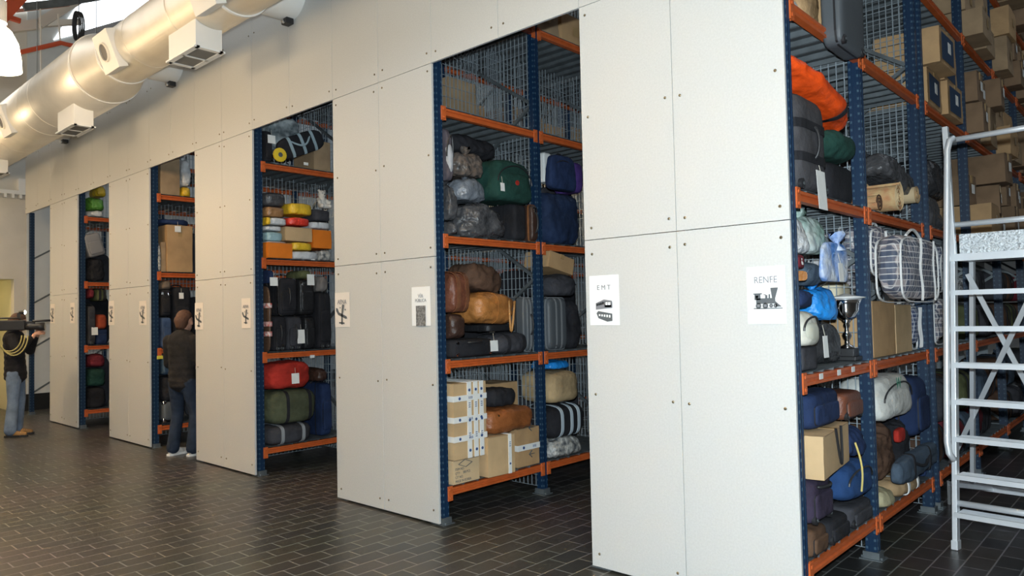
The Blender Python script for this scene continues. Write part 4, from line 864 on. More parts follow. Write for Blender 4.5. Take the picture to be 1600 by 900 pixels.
it('carton', 'C', (493, 220, 519, 259), 'cardboard_box', 'small brown carton at the right end of the shelf above the teddy bear', 'box', M_card3)
c3 = [('heap', (402, 298, 450, 322), 'clothes_bag', 'grey translucent bags on top of the brown parcel', 'bag', b_grey, .02), ('parcel', (402, 311, 446, 338), 'parcel', 'large shiny brown parcel on the left of the parcel pile', 'parcel', b_brown, -.01),
 ('parcel', (454, 316, 490, 335), 'parcel', 'yellow parcel left of the white teddy bear', 'parcel', b_yel, -.01), ('parcel', (488, 326, 518, 345), 'parcel', 'black bag under the white teddy bear', 'bag', c_char, -.02),
 ('parcel', (402, 337, 424, 350), 'parcel', 'small yellow parcel under the brown parcel', 'parcel', b_yel, -.02), ('parcel', (420, 337, 450, 351), 'parcel', 'white and blue parcel right of the small yellow one', 'parcel', b_white, -.02),
 ('parcel', (449, 339, 486, 352), 'parcel', 'red parcel in the middle of the pile', 'parcel', b_red, -.03), ('parcel', (442, 327, 486, 340), 'parcel', 'silver grey parcel above the red one', 'parcel', b_silver, .0),
 ('parcel', (402, 349, 442, 360), 'parcel', 'flat white parcel above the pale blue one', 'parcel', b_white, .0), ('parcel', (402, 359, 444, 376), 'parcel', 'pale blue parcel over the orange box', 'parcel', b_lblue, -.01),
 ('carton', (446, 355, 488, 377), 'parcel', 'flat brown cardboard parcel in the middle of the pile', 'parcel', M_card2, -.01), ('parcel', (487, 345, 518, 358), 'parcel', 'white parcel under the black bag', 'parcel', b_white, -.01),
 ('carton', (489, 359, 518, 388), 'parcel', 'orange red box at the right end of the parcel pile', 'box', b_orange, .0), ('carton', (402, 379, 457, 402), 'parcel', 'long orange box at the bottom left of the parcel pile', 'box', b_orange, -.03),
 ('parcel', (457, 376, 500, 391), 'parcel', 'yellow parcel right of the long orange box', 'parcel', b_yel, -.02), ('parcel', (458, 391, 500, 404), 'parcel', 'white parcel on the beam below the yellow one', 'parcel', b_white, -.02),
 ('parcel', (501, 390, 519, 406), 'parcel', 'black and white striped parcel at the bottom right corner', 'parcel', b_pat, -.02), ('parcel', (402, 375, 450, 380), 'parcel', 'thin white parcel lying on the long orange box', 'parcel', b_white, -.02)]
for kd, bxx, nm, lb, ct, mm, ins in c3: it(kd, 'C', bxx, nm, lb, ct, mm, inset=ins, depth=.34, snap=.08 if bxx[3] > 399 else 0, amp=.008)
# teddy bear
P = onX(503, 327, FACE['C'] - .10); t = thing('teddy_bear', 'white teddy bear sitting on top of the parcel pile', 'teddy bear', (P.x, P.y, P.z))
u = (onX(503, 297, P.x).z - P.z) / .36; M_fur = mat('white_fur', (.72, .68, .62), .95, bump=.6, bscale=70)
blob('bear_body', [((0, 0, .10 * u), .085 * u, (0, 0, .18 * u), .07 * u), ((0, 0, .27 * u), .075 * u, (.01 * u, 0, .28 * u), .075 * u), ((.06 * u, 0, .26 * u), .035 * u, (.07 * u, 0, .255 * u), .03 * u),
  ((0, .055 * u, .34 * u), .028 * u, (0, .06 * u, .345 * u), .028 * u), ((0, -.055 * u, .34 * u), .028 * u, (0, -.06 * u, .345 * u), .028 * u),
  ((0, .07 * u, .18 * u), .035 * u, (.09 * u, .11 * u, .12 * u), .035 * u), ((0, -.07 * u, .18 * u), .035 * u, (.09 * u, -.11 * u, .12 * u), .035 * u),
  ((.03 * u, .05 * u, .05 * u), .045 * u, (.14 * u, .08 * u, .045 * u), .042 * u), ((.03 * u, -.05 * u, .05 * u), .045 * u, (.14 * u, -.08 * u, .045 * u), .042 * u)], M_fur, t, vox=.012 * u)
for q in (-1, 1):
    g = bmesh.new(); bmesh.ops.create_uvsphere(g, u_segments=10, v_segments=8, radius=.009 * u); o = obj('eye', g, M_black2, t, smooth=True); o.location = (.068 * u, q * .028 * u, .29 * u)
g = bmesh.new(); bmesh.ops.create_uvsphere(g, u_segments=10, v_segments=8, radius=.012 * u); o = obj('nose', g, M_black2, t, smooth=True); o.location = (.098 * u, 0, .265 * u)
it('heap', 'C', (402, 416, 434, 442), 'folded_jacket', 'navy blue jacket on top of the banded bundle with a white tag', 'jacket', c_navy, inset=-.01, depth=.34, snap=0, tg=(.1, .4, .09, .09))
r_ = it('duffel', 'C', (403, 442, 426, 552), 'bundle_roll', 'upright brown bundle wrapped in red and white bands', 'bundle', b_brown.copy() if False else mat('dark_brown_wrap', (.10, .06, .04), .3, bump=.5, bscale=20), inset=-.02, depth=.3, straps=(), hd=False, p=4)
for f in (.70, .42, .27):
    g = bmesh.new(); ww = [abs(c) for c in r_.children[0].bound_box[6]]; band(g, .3, ww[1] * 2, ww[2], 4, 'z', f * 2 - 1, .05, .012); obj('printed_band', g, mat('red_white_band', (.70, .62, .60), .5, col2=(.45, .06, .05), vscale=30), r_)
it('case', 'C', (437, 434, 466, 493), 'suitcase', 'black suitcase with chrome edges above the two wheeled ones', 'suitcase', c_black, inset=-.02, snap=0, p=8, wheels=False, trim=M_chrome, hnd='side')
it('case', 'C', (428, 494, 449, 552), 'suitcase', 'left black upright suitcase under the chrome edged one', 'suitcase', c_black, inset=.0, p=8, hnd='side')
it('case', 'C', (450, 494, 474, 552), 'suitcase', 'middle black upright suitcase under the chrome edged one with a tag', 'suitcase', c_char, inset=.02, p=8, hnd='side', tg=(.3, .6, .09, .15))
it('case', 'C', (468, 436, 493, 492), 'suitcase', 'black suitcase with buckles right of the chrome edged one', 'suitcase', l_black, inset=.02, snap=0, p=8, latches=2, wheels=False)
it('case', 'C', (476, 494, 494, 553), 'suitcase', 'black narrow upright suitcase left of the tall one', 'suitcase', l_black, inset=.05, p=8, wheels=False)
it('case', 'C', (495, 456, 519, 553), 'suitcase', 'tall black suitcase at the right edge of its shelf', 'suitcase', c_black, inset=.0, p=8, stripes=1)
it('heap', 'C', (466, 418, 494, 438), 'folded_jacket', 'olive jacket with a white tag above the black suitcases', 'jacket', c_olive, inset=-.01, depth=.34, snap=0, tg=(.2, .5, .09, .12))
it('heap', 'C', (488, 428, 519, 456), 'folded_jacket', 'grey sweater draped over the tall black suitcase', 'jacket', F('warm_grey_cloth', (.20, .18, .17)), inset=-.03, depth=.36, snap=0)
it('duffel', 'C', (405, 564, 491, 608), 'holdall', 'red holdall with a white tag under the orange beam', 'bag', c_red, inset=-.04, depth=.42, snap=0, strap=c_red, straps=(.3,), p=3.6, tg=(.05, .55, .09, .11))
it('duffel', 'C', (405, 608, 500, 662), 'holdall', 'olive green rolled bag with two black straps', 'bag', F('olive_nylon', (.085, .095, .055)), inset=-.04, depth=.44, snap=0, straps=(-.3, .62), p=4, amp=.012)
it('duffel', 'C', (405, 660, 492, 708), 'holdall', 'black rolled bag with two grey straps on the bottom shelf', 'bag', c_char, inset=-.04, depth=.44, strap=mat('grey_webbing', (.28, .30, .32), .7), straps=(-.45, .5), p=4, amp=.01, snap=.2, hd=False)
it('heap', 'C', (493, 572, 518, 596), 'brown_bag', 'dark brown bag with pale label right of the red holdall', 'bag', l_dark, inset=.0, depth=.36, snap=0)
it('case', 'C', (503, 598, 520, 700), 'suitcase', 'dark navy upright suitcase right of the olive rolled bag', 'suitcase', c_navy, inset=.08, p=7, wheels=False, snap=.2)
# ---------- rack B
it('carton', 'B', (238, 244, 281, 302), 'cardboard_box', 'big plain cardboard box on the upper shelf beyond the man in black', 'box', M_card3, inset=.02)
it('sack', 'B', (284, 246, 302, 290), 'plastic_sack', 'white and black plastic bags right of the big plain cardboard box', 'plastic sack', b_white, inset=.0, snap=0, amp=.02)
it('sack', 'B', (284, 288, 302, 304), 'plastic_bag', 'yellow plastic bag below the white and black bags', 'plastic bag', b_yel, inset=-.02, knot=False)
it('carton', 'B', (261, 352, 301, 425), 'cardboard_box', 'large brown carton directly above the standing man', 'box', M_card, inset=-.01, tape=M_tape, tg=(-.1, .98, .08, .08))
it('carton', 'B', (247, 378, 260, 425), 'cardboard_box', 'narrow brown carton left of the large one above the man', 'box', M_card3, inset=.02)
it('sack', 'B', (237, 376, 247, 425), 'plastic_bag', 'crumpled newspaper patterned bag at the left edge beside the narrow carton', 'plastic bag', b_pat, inset=-.01, depth=.3, knot=False, amp=.02)
it('heap', 'B', (239, 340, 300, 354), 'folded_clothes', 'dark clothes laid on the cartons above the man', 'clothes', c_navy, inset=.04, snap=0, amp=.02)
it('heap', 'B', (238, 436, 270, 452), 'cap_bundle', 'brown grey soft bundle under the beam left of the man', 'bundle', F('taupe_cloth', (.16, .12, .09)), inset=.0, snap=0, amp=.015)
it('case', 'B', (238, 452, 268, 494), 'suitcase', 'black suitcase with telescopic handle above the blue one', 'suitcase', c_black, inset=0, snap=0, wheels=False, latches=2)
it('case', 'B', (239, 496, 269, 548), 'suitcase', 'blue wheeled suitcase left of the standing man', 'suitcase', F('steel_blue_cloth', (.05, .085, .17)), inset=-.01)
it('case', 'B', (271, 448, 300, 550), 'suitcase', 'tall black bag behind the standing man', 'bag', c_black, inset=.02, wheels=False, tg=(-.1, .9, .06, .08))
it('case', 'B', (240, 557, 280, 586), 'suitcase', 'dark teal suitcase lying just below the second beam', 'suitcase', b_shell, inset=-.01, snap=0, wheels=False, pocket=False, hnd='')
it('duffel', 'B', (240, 587, 285, 627), 'holdall', 'black holdall between the teal and the metal edged case', 'bag', c_black, inset=-.01, snap=0, straps=())
it('case', 'B', (240, 628, 285, 658), 'suitcase', 'dark case with bright metal corners left of the man', 'suitcase', g_shell, inset=-.02, snap=0, wheels=False, pocket=False, hnd='', corner=M_chrome)
it('case', 'B', (240, 659, 285, 684), 'suitcase', 'black case lying on the lowest shelf left of the man', 'suitcase', c_black, inset=0, wheels=False, pocket=False, hnd='', snap=.2)
# ---------- rack A
it('sack', 'A', (125, 306, 168, 327), 'plastic_bag', 'green plastic bag on the upper shelf of the farthest rack', 'plastic bag', b_green, inset=-.01, snap=0, knot=False)
it('sack', 'A', (126, 326, 166, 338), 'plastic_bag', 'white bag under the green one on the farthest rack', 'plastic bag', b_white, inset=.0, knot=False, amp=.02)
it('sack', 'A', (150, 288, 169, 306), 'plastic_bag', 'yellow plastic bag above the green one', 'plastic bag', b_yel, inset=.02, snap=0, knot=False, amp=.02)
it('case', 'A', (140, 364, 168, 400), 'suitcase', 'grey striped case tilted on the black bags of the farthest rack', 'suitcase', mat('grey_rib', (.26, .25, .25), .6), inset=.0, snap=0, rot=(.3, 0, 0), wheels=False, hnd='', depth=.3)
it('sack', 'A', (125, 396, 168, 440), 'bin_bag', 'large black sack under the tilted grey striped case', 'plastic sack', c_black, inset=-.01, knot=False)
it('heap', 'A', (124, 362, 142, 398), 'folded_coat', 'black coat left of the tilted grey striped case', 'coat', c_black, inset=.0, snap=0, depth=.3)
it('case', 'A', (125, 478, 150, 545), 'suitcase', 'dark upright suitcase with a white tag on the farthest rack', 'suitcase', c_char, inset=0, tg=(.3, .45, .09, .12))
it('plain', 'A', (152, 490, 169, 514), 'orange_bag', 'orange red bag right of the dark upright suitcase', 'bag', F('dull_orange', (.40, .07, .03)), inset=-.01, snap=0)
it('case', 'A', (151, 514, 169, 546), 'suitcase', 'navy case under the orange red bag', 'suitcase', c_navy, inset=.0, wheels=False)
it('heap', 'A', (126, 446, 150, 466), 'folded_clothes', 'red and dark clothes under the beam of the farthest rack', 'clothes', c_maroon, inset=0, snap=0, amp=.02)
it('duffel', 'A', (150, 448, 169, 470), 'holdall', 'olive brown bag next to the red and dark clothes', 'bag', c_olive, inset=0, snap=0, hd=False)
it('heap', 'A', (126, 552, 168, 574), 'folded_clothes', 'dark maroon clothes on the lower stack of the farthest rack', 'clothes', c_maroon, inset=0, snap=0, amp=.02)
it('duffel', 'A', (126, 575, 168, 604), 'holdall', 'dark green holdall in the lower stack of the farthest rack', 'bag', c_green, inset=0, snap=0, straps=())
it('duffel', 'A', (126, 605, 168, 652), 'holdall', 'black holdall at the bottom of the farthest rack', 'bag', c_black, inset=0, snap=.25, straps=())
# ---------- far bays of the right-hand rack: cartons stacked high, seen past the ladder
def far_carton(i, w, h, d, m):
    r = thing('cardboard_box', '', 'box', (0, 0, 0)); k_carton(r, d, w, h, m, seed=100 + i, amp=.014, tape=M_tape if i % 2 else None)
    g = bmesh.new(); bx(g, 0, .0015, -.05, .04, 0, .09); o = obj('paper_label', g, M_paper if i % 2 else M_tape, r); o.location = (d / 2 + .008, .02, h * .4)
    if i == 5:
        g = bmesh.new(); bx(g, 0, .001, -w * .44, w * .30, h * .1, h * .85); o = obj('blue_print_panel', g, mat('dull_blue_print', (.02, .05, .11), .6), r); o.location.x = d / 2 + .007
    return r, (d, w, h)
M_card4 = mat('dark_cardboard', (.24, .15, .085), .85, var=.25, vscale=4)
shapes = [(.40, .32, .5, M_card), (.34, .44, .5, M_card4), (.46, .26, .5, M_card3), (.30, .30, .48, M_card4), (.38, .38, .5, M_card3), (.52, .30, .5, M_card)]
first = {}
def copy_tree(o, p=None):
    c = o.copy(); COL.objects.link(c); c.parent = p
    for ch in list(o.children): copy_tree(ch, c)
    return c
def far_bag(i):
    mm = [c_black, c_olive, c_char, c_bgrey, c_brown, b_grey, c_maroon][i]
    r = thing(['holdall', 'plastic_sack'][i in (3, 5)], '', 'bag', (0, 0, 0)); (k_sack if i in (3, 5) else k_duffel)(r, .44, .42, .36, mm, seed=200 + i, amp=.02); return r
bags = {}
rn = random.Random(5)
rowname = {0: 'bottom', 1: 'second', 2: 'third', 3: 'fourth', 4: 'fifth', 5: 'sixth', 6: 'highest'}
bayname = {3: 'bay just past the double blue posts', 4: 'bay behind the ladder rails', 5: 'far bay by the right picture edge', 6: 'last bay at the right picture edge'}
for bay in (3, 4, 5, 6):
    for lv in range(0, 7):
        y = YS['E'][bay] + .085; ye = YS['E'][bay + 1] - .085
        if lv < 2 or (lv == 2 and bay == 3):
            skip = .55 if (bay == 3 and lv == 1 or bay == 3 and lv == 2) else 0
            y += .98 if skip else 0
            grp = 'dark bags on the %s shelf of the %s' % (rowname[lv], bayname[bay])
            while y + .46 < ye:
                z = SHELF[lv] + .003
                for q in range(2):
                    i = rn.randrange(7)
                    if i not in bags: bags[i] = far_bag(i); r = bags[i]
                    else: r = copy_tree(bags[i])
                    r['label'] = 'dark stuffed bag on the %s shelf of the %s' % (rowname[lv], bayname[bay]); r['group'] = grp
                    r.location = (FACE['E'] - .26 + rn.uniform(-.05, .08), y + .225, z); z += .37
                y += .46
            continue
        if bay == 3 and lv == 4: continue
        grp = 'brown cartons on the %s shelf of the %s' % (rowname[lv], bayname[bay])
        lab = 'brown cardboard box on the %s shelf of the %s' % (rowname[lv], bayname[bay])
        while True:
            i = rn.randrange(5) if not (bay == 3 and lv == 3) else 5; w, h, d, m = shapes[i]
            if y + w > ye: break
            z = SHELF[lv] + .003; top = LV[lv + 1] - .06 if lv < 6 else z + .8
            j = i
            while True:
                w2, h2, d2, m2 = shapes[j]
                if z + h2 > top: break
                if j not in first: first[j] = far_carton(j, *shapes[j])[0]; r = first[j]
                else: r = copy_tree(first[j])
                r['label'] = lab; r['group'] = grp
                yw = rn.uniform(-.12, .12) if w2 < w - .05 else rn.uniform(-.03, .03)
                r.location = (FACE['E'] - .22 + rn.uniform(-.06, .20), y + w / 2, z); r.rotation_euler = (0, 0, yw); z += h2 + .012
                j = rn.choice([q for q in range(5) if shapes[q][0] <= w + .02]) if i != 5 else 5
                if rn.random() < .12: break
            y += w + rn.uniform(.04, .08)
# cartons at the back of the other racks, seen through the mesh
for rk, bay, lv in (('C', 2, 4), ('C', 3, 4), ('C', 4, 4), ('C', 2, 3), ('C', 3, 3), ('E', 1, 4), ('E', 0, 5), ('E', 1, 5), ('D', 2, 3), ('D', 1, 4)):
    y = YS[rk][bay] + .09; ye = YS[rk][bay + 1] - .08; nm = {'C': 'parcel', 'D': 'backpack', 'E': 'nearest'}[rk]
    while True:
        i = rn.randrange(5); w, h, d, m = shapes[i]
        if y + w > ye: break
        r = copy_tree(first[i]); r.location = (FACE[rk] - .36, y + w / 2, SHELF[lv] + .003); r.rotation_euler = (0, 0, 0)
        r['label'] = 'brown cardboard box behind the mesh, %s shelf, bay %s of the %s rack' % (rowname[lv], ['first', 'second', 'third', 'fourth', 'fifth'][bay], nm); r['group'] = 'cartons behind the mesh in the %s rack, %s shelf, %s bay' % (nm, rowname[lv], ['first', 'second', 'third', 'fourth', 'fifth'][bay])
        y += w + .05
# ------------------------------------------------------------------ posters on the panels
M_poster = mat('poster_paper', (.88, .88, .87), .65); M_warm = mat('warm_poster_paper', (.78, .72, .66), .65)
def poster(px0, px1, py0, py1, kind, label, title=None, m=None, tilt=0):
    a = onY(px0, (py0 + py1) / 2, YF); b = onY(px1, (py0 + py1) / 2, YF); zt = onY((px0 + px1) / 2, py0, YF).z; zb = onY((px0 + px1) / 2, py1, YF).z
    w, h = b.x - a.x, zt - zb; t = thing('poster', label, 'poster', ((a.x + b.x) / 2, YF - .0025, (zt + zb) / 2), (0, tilt, 0))
    g = bmesh.new(); nx = 8
    V = [[g.verts.new((-w / 2 + w * i / nx, -.0004 - .001 * math.sin(3 * i / nx + j), -h / 2 + h * j / 4)) for j in range(5)] for i in range(nx + 1)]
    for i in range(nx):
        for j in range(4): g.faces.new((V[i][j], V[i + 1][j], V[i + 1][j + 1], V[i][j + 1]))
    o = obj('sheet', g, m or M_poster, t); so = o.modifiers.new('s', 'SOLIDIFY'); so.thickness = .0006
    y = -.005
    def T(s, size, z, mm, nar=1): text('lettering', s, size, mm, t, (0, y, z), (PI / 2, 0, 0), narrow=nar)
    g = bmesh.new(); f = w
    def R(x0, x1, z0, z1): bx(g, x0 * f, x1 * f, y - .0004, y + .0004, (z0 - .14) * f, (z1 - .14) * f)
    def C(x, z, r, n=20): lathe(g, [(r * f, -.0004), (r * f, .0004)], c=(x * f, y, (z - .14) * f), axis='y', n=n)
    def P(pts):
        A = [g.verts.new((x * f, y - .0004, (z - .14) * f)) for x, z in pts]; B = [g.verts.new((x * f, y + .0004, (z - .14) * f)) for x, z in pts]
        g.faces.new(A); g.faces.new(B[::-1])
        for i in range(len(A)): g.faces.new((A[i], B[i], B[(i + 1) % len(A)], A[(i + 1) % len(A)]))
    if kind == 'loco':
        T(title, w * .24, h * .26, M_faint, .9)
        R(-.26, .24, -.08, .06); R(-.30, -.14, .02, .16); R(-.33, -.10, .16, .19); P([(.16, .06), (.24, .06), (.32, .32), (.12, .32)]); P([(.24, -.16), (.24, -.02), (.40, -.16)])
        R(-.02, .04, .06, .14); R(.07, .11, .06, .16); R(-.06, .0, .14, .16); R(-.33, .42, -.21, -.185)
        for x, r in ((-.2, .075), (-.02, .075), (.13, .05), (.24, .05)): C(x, -.13, r)
        obj('locomotive_drawing', g, M_print, t)
        g = bmesh.new()
        for x, r in ((-.2, .03), (-.02, .03), (.13, .02), (.24, .02)): lathe(g, [(r * f, -.0008), (r * f, .0008)], c=(x * f, y - .0006, -.27 * f), axis='y', n=12)
        R(-.27, -.20, .07, .13); obj('drawing_highlight', g, M_faint, t)
    elif kind == 'bus':
        T('E M T', w * .19, h * .25, M_faint)
        P([(-.28, -.12), (-.28, .06), (.0, .16), (.26, .12), (.28, .08), (.28, -.08), (.0, -.10)]); obj('train_front', g, M_faint, t)
        g = bmesh.new(); P([(.02, -.06), (.02, .10), (.23, .09), (.25, -.06)]); 
        for i in range(4): R(-.25 + i * .065, -.205 + i * .065, -.02 + i * .012, .05 + i * .016)
        P([(-.26, -.22), (-.2, -.16), (.27, -.24), (.27, -.44), (.1, -.46), (-.2, -.36)]); obj('train_drawing', g, M_print, t)
        g = bmesh.new(); R(.05, .125, .0, .085); R(.14, .22, .0, .08)
        for i in range(5): R(-.18 + i * .085, -.13 + i * .085, -.30 - i * .012, -.25 - i * .006)
        obj('drawing_highlight', g, M_poster, t); [v for v in t.children if v.name.startswith('drawing_high')][-1].location.y = -.001
    elif kind == 'plane':
        T(title or 'AENA', w * .26, h * .22, M_faint, .9)
        P([(.05, .36), (.16, .32), (.06, -.02), (.04, -.44), (-.06, -.44), (-.04, .0), (.0, .3)])
        P([(-.40, .22), (-.30, .20), (-.2, .04), (.30, -.12), (.34, -.2), (.24, -.22), (-.26, -.06), (-.40, .1)])
        P([(-.2, -.34), (.16, -.36), (.16, -.42), (-.2, -.40)]); C(.22, .14, .035); C(-.12, .22, .03)
        obj('aeroplane_drawing', g, M_print, t)
    elif kind == 'via':
        T('VÍA', w * .18, h * .26, mat('mid_grey_print', (.25, .25, .26), .7)); T('PÚBLICA', w * .155, h * .145, mat('mid_grey_print', (.25, .25, .26), .7))
        R(-.26, .26, -.56, .16); obj('grey_picture', g, mat('grey_mottled_print', (.30, .30, .30), .7, col2=(.10, .10, .10), vscale=60), t)
    return t
poster(1168, 1228, 416, 506, 'loco', 'white poster with a steam locomotive headed RENFE', 'RENFE')
poster(922, 968, 430, 508, 'bus', 'white poster with a train front headed EMT', 'EMT')
poster(644, 673, 448, 509, 'via', 'white poster with a grey square picture headed VÍA PÚBLICA')
A_ = 'small white poster with a dark aeroplane, '
poster(524, 547, 457, 511, 'plane', A_ + 'left of the VÍA PÚBLICA poster', m=M_warm)
poster(378, 392, 466, 513, 'plane', A_ + 'right edge of the panel beside the red holdall', m=M_warm)
poster(305, 318, 473, 515, 'plane', A_ + "beside the standing man's head", m=M_warm)
poster(218, 229, 470, 508, 'plane', A_ + 'left of the blue wheeled suitcase', m=M_warm)
poster(170, 179, 470, 508, 'plane', A_ + 'left edge of the second panel from the cameraman', m=M_warm)
poster(110, 117, 473, 505, 'plane', A_ + 'at the right edge of the farthest panel', m=M_warm)
poster(79, 86, 475, 505, 'plane', A_ + 'at the left edge of the farthest panel', m=M_warm)
# ------------------------------------------------------------------ rolling aluminium steps
F0 = onZ(1494, 858, 0); ang = math.radians(-5); sd = Vector((math.cos(ang), math.sin(ang), 0)); aw = Vector((-sd.y, sd.x, 0))
lad = thing('platform_ladder', 'aluminium rolling steps with handrails at the right picture edge', 'ladder', F0, (0, 0, ang))
LWd = .78; HP = 1.96; RUN = .20
def onPlane(px, py, t):
    """pixel ray met by the vertical plane t metres behind the ladder's front feet, in ladder coordinates"""
    d = ray(px, py); o = Vector((0, 0, H)); n = aw; k = ((F0 + aw * t) - o).dot(n) / d.dot(n); q = o + d * k - F0; return Vector((q.dot(sd), q.dot(aw), q.z))
for s in (0, LWd):
    g = bmesh.new(); bar(g, (s, 0, .0), (s, RUN, HP), .030, .062, up=(0, 1, 0)); bar(g, (s, 0, 0), (s, .004, .06), .04, .075, up=(0, 1, 0)); obj('stile', g, M_alu, lad, bev=.003)
def tread(z, dp=.10):
    y = RUN * z / HP; g = bmesh.new(); bx(g, .018, LWd - .018, y - .04, y + dp, z - .03, z - .004); bx(g, .0, LWd, y - .045, y - .035, z - .032, z + .001)
    for i in range(9): bx(g, .018, LWd - .018, y - .03 + i * .014, y - .024 + i * .014, z - .004, z)
    obj('tread', g, M_alu, lad)
for i in range(7): tread(.245 + i * (HP - .245) / 7)
g = bmesh.new(); bx(g, -.02, LWd + .02, RUN - .04, RUN + .42, HP - .035, HP); bx(g, -.02, LWd + .02, RUN - .05, RUN - .036, HP - .045, HP + .004); obj('platform', g, M_alu, lad)
M_check = mat('chequer_plate', (.72, .76, .78), .35, metal=.7, bump=.8, bscale=55)
g = bmesh.new(); bx(g, .02, LWd - .02, RUN + .06, RUN + .064, HP + .005, HP + .145); o = obj('kick_plate', g, M_check, lad)
g = bmesh.new()
for i in range(24):
    for j in range(4):
        s_ = 1 if (i + j) % 2 else -1; c = Vector((.04 + i * .031, RUN + .058, HP + .025 + j * .034)); bar(g, c - Vector((.009, 0, s_ * .009)), c + Vector((.009, 0, s_ * .009)), .004, .003, up=(0, 1, 0))
g_o = obj('raised_pattern', g, M_alu, o)
for s in (0.005, LWd - .005):
    g = bmesh.new(); bar(g, (s, RUN - .02, HP - .02), (s - (.03 if s < .1 else -.03), RUN + .02, HP + .90), .035, .035, up=(0, 1, 0)); obj('guard_post', g, M_alu, lad, bev=.003)
for z in (.21, .80):
    g = bmesh.new(); tube(g, [(-.02, RUN + .02, HP + z), (LWd + .02, RUN + .02, HP + z)], .019, 12); obj('guard_rail', g, M_alu, lad, smooth=True)
hr = [onPlane(1491, 216, .16), onPlane(1484, 219, .14), onPlane(1480, 235, .13), onPlane(1479, 450, .05), onPlane(1480, 690, -.04), onPlane(1483, 708, -.05), onPlane(1491, 719, -.03)]
for off, nm in ((0, 'handrail'), (1, 'handrail')):
    pts = hr if not off else [Vector((LWd - p.x, p.y, p.z)) for p in hr]
    g = bmesh.new(); tube(g, pts, .021, 12); obj(nm, g, M_alu, lad, smooth=True)
TB = onZ(1484, 787, 0); tb = (TB - F0).dot(aw)
b0 = onPlane(1484, 787, tb); print('LAD', F0 + sd * b0.x + aw * tb, tb, [F0 + sd * p.x + aw * p.y for p in hr][::3]); g = bmesh.new(); bx(g, b0.x, LWd + .3, tb - .03, tb + .03, .15, .19); obj('base_channel', g, M_alu, lad, bev=.002)
g = bmesh.new(); bx(g, b0.x - .005, b0.x + .025, tb - .03, tb + .03, .0, .19); obj('base_foot', g, mat('dull_steel', (.25, .25, .25), .5, metal=.6), lad)
g = bmesh.new(); bx(g, LWd + .27, LWd + .3, tb - .03, tb + .03, .0, .15); obj('base_foot', g, mat('dull_steel', (.25, .25, .25), .5, metal=.6), lad)
g = bmesh.new(); tube(g, [(0, .03, .30), (LWd, .03, .30)], .02, 12); obj('stretcher_tube', g, M_alu, lad, smooth=True)
tops = onPlane(1510, 418, RUN + .40); bot = onPlane(1520, 750, tb)
g = bmesh.new(); bar(g, (max(tops.x, .0), RUN + .40, HP - .03), (bot.x, tb, .19), .028, .045, up=(0, 1, 0)); obj('rear_leg', g, M_alu, lad)
g = bmesh.new(); bar(g, (LWd - max(tops.x, 0), RUN + .40, HP - .03), (LWd + .2, tb, .19), .028, .045, up=(0, 1, 0)); obj('rear_leg', g, M_alu, lad)
a1 = onPlane(1512, 428, RUN + .38); a2 = onPlane(1612, 615, (RUN + .38 + tb) / 2 + .05)
g = bmesh.new(); bar(g, a1, a2, .034, .008, up=(0, 1, 0)); obj('cross_brace', g, M_alu, lad)
a1 = onPlane(1485, 724, tb - .04); a2 = onPlane(1612, 458, RUN + .42)
g = bmesh.new(); bar(g, a1, a2, .034, .008, up=(0, 1, 0)); obj('cross_brace', g, M_alu, lad)
g = bmesh.new(); bar(g, (0, .02, .42), (b0.x + .3, tb, .17), .03, .03); obj('side_strut', g, M_alu, lad)
g = bmesh.new(); bar(g, (LWd, .02, .42), (LWd, tb, .17), .03, .03); obj('side_strut', g, M_alu, lad)
# ------------------------------------------------------------------ people
M_skin = mat('skin', (.55, .30, .21), .55, var=.08, vscale=9); M_jean = F('faded_denim', (.17, .23, .33)); M_djean = F('dark_denim', (.022, .034, .060)); M_hair = mat('brown_hair', (.10, .045, .025), .7, bump=.5, bscale=80)
def hand(parent, c, fwd, up, side, curl=.5, name='hand'):
    """palm with four curled fingers and a thumb; fwd = finger direction, up = back of the hand"""
    c, f, u = Vector(c), Vector(fwd).normalized(), Vector(up).normalized(); s = f.cross(u).normalized() * side; caps = [(c - f * .01, .026, c + f * .055, .030, (1, 1, 1))]
    for i, L in enumerate((.070, .080, .075, .058)):
        b = c + f * .065 + s * (-.030 + .020 * i); k1 = b + (f * math.cos(curl) - u * math.sin(curl)) * L * .45; k2 = k1 + (f * math.cos(curl * 2.2) - u * math.sin(curl * 2.2)) * L * .35; k3 = k2 + (f * math.cos(curl * 3) - u * math.sin(curl * 3)) * L * .25
        caps += [(b - f * .02, .0095, k1, .009), (k1, .009, k2, .0082), (k2, .0082, k3, .007)]
    b = c + f * .012 - s * .030; k1 = b - s * .028 + f * .030 - u * .012; k2 = k1 + f * .030 - u * .014; caps += [(b, .014, k1, .011), (k1, .011, k2, .009)]
    return blob(name, caps, M_skin, parent, vox=.006, sm=2)
def face_features(body, hp, fd):
    """eyes on the head whose centre is hp and which looks along fd"""
    fd = Vector(fd).normalized(); s = fd.cross(Vector((0, 0, 1))).normalized()
    for q in (-1, 1):
        g = bmesh.new(); bmesh.ops.create_uvsphere(g, u_segments=10, v_segments=8, radius=.011); o = obj('eye', g, mat('eye_white', (.7, .68, .65), .3), body, smooth=True); o.location = Vector(hp) + fd * .086 + s * q * .032 + Vector((0, 0, .008))
        g = bmesh.new(); bmesh.ops.create_uvsphere(g, u_segments=8, v_segments=6, radius=.006); i = obj('iris', g, M_black2, o, smooth=True); i.location = fd * .007
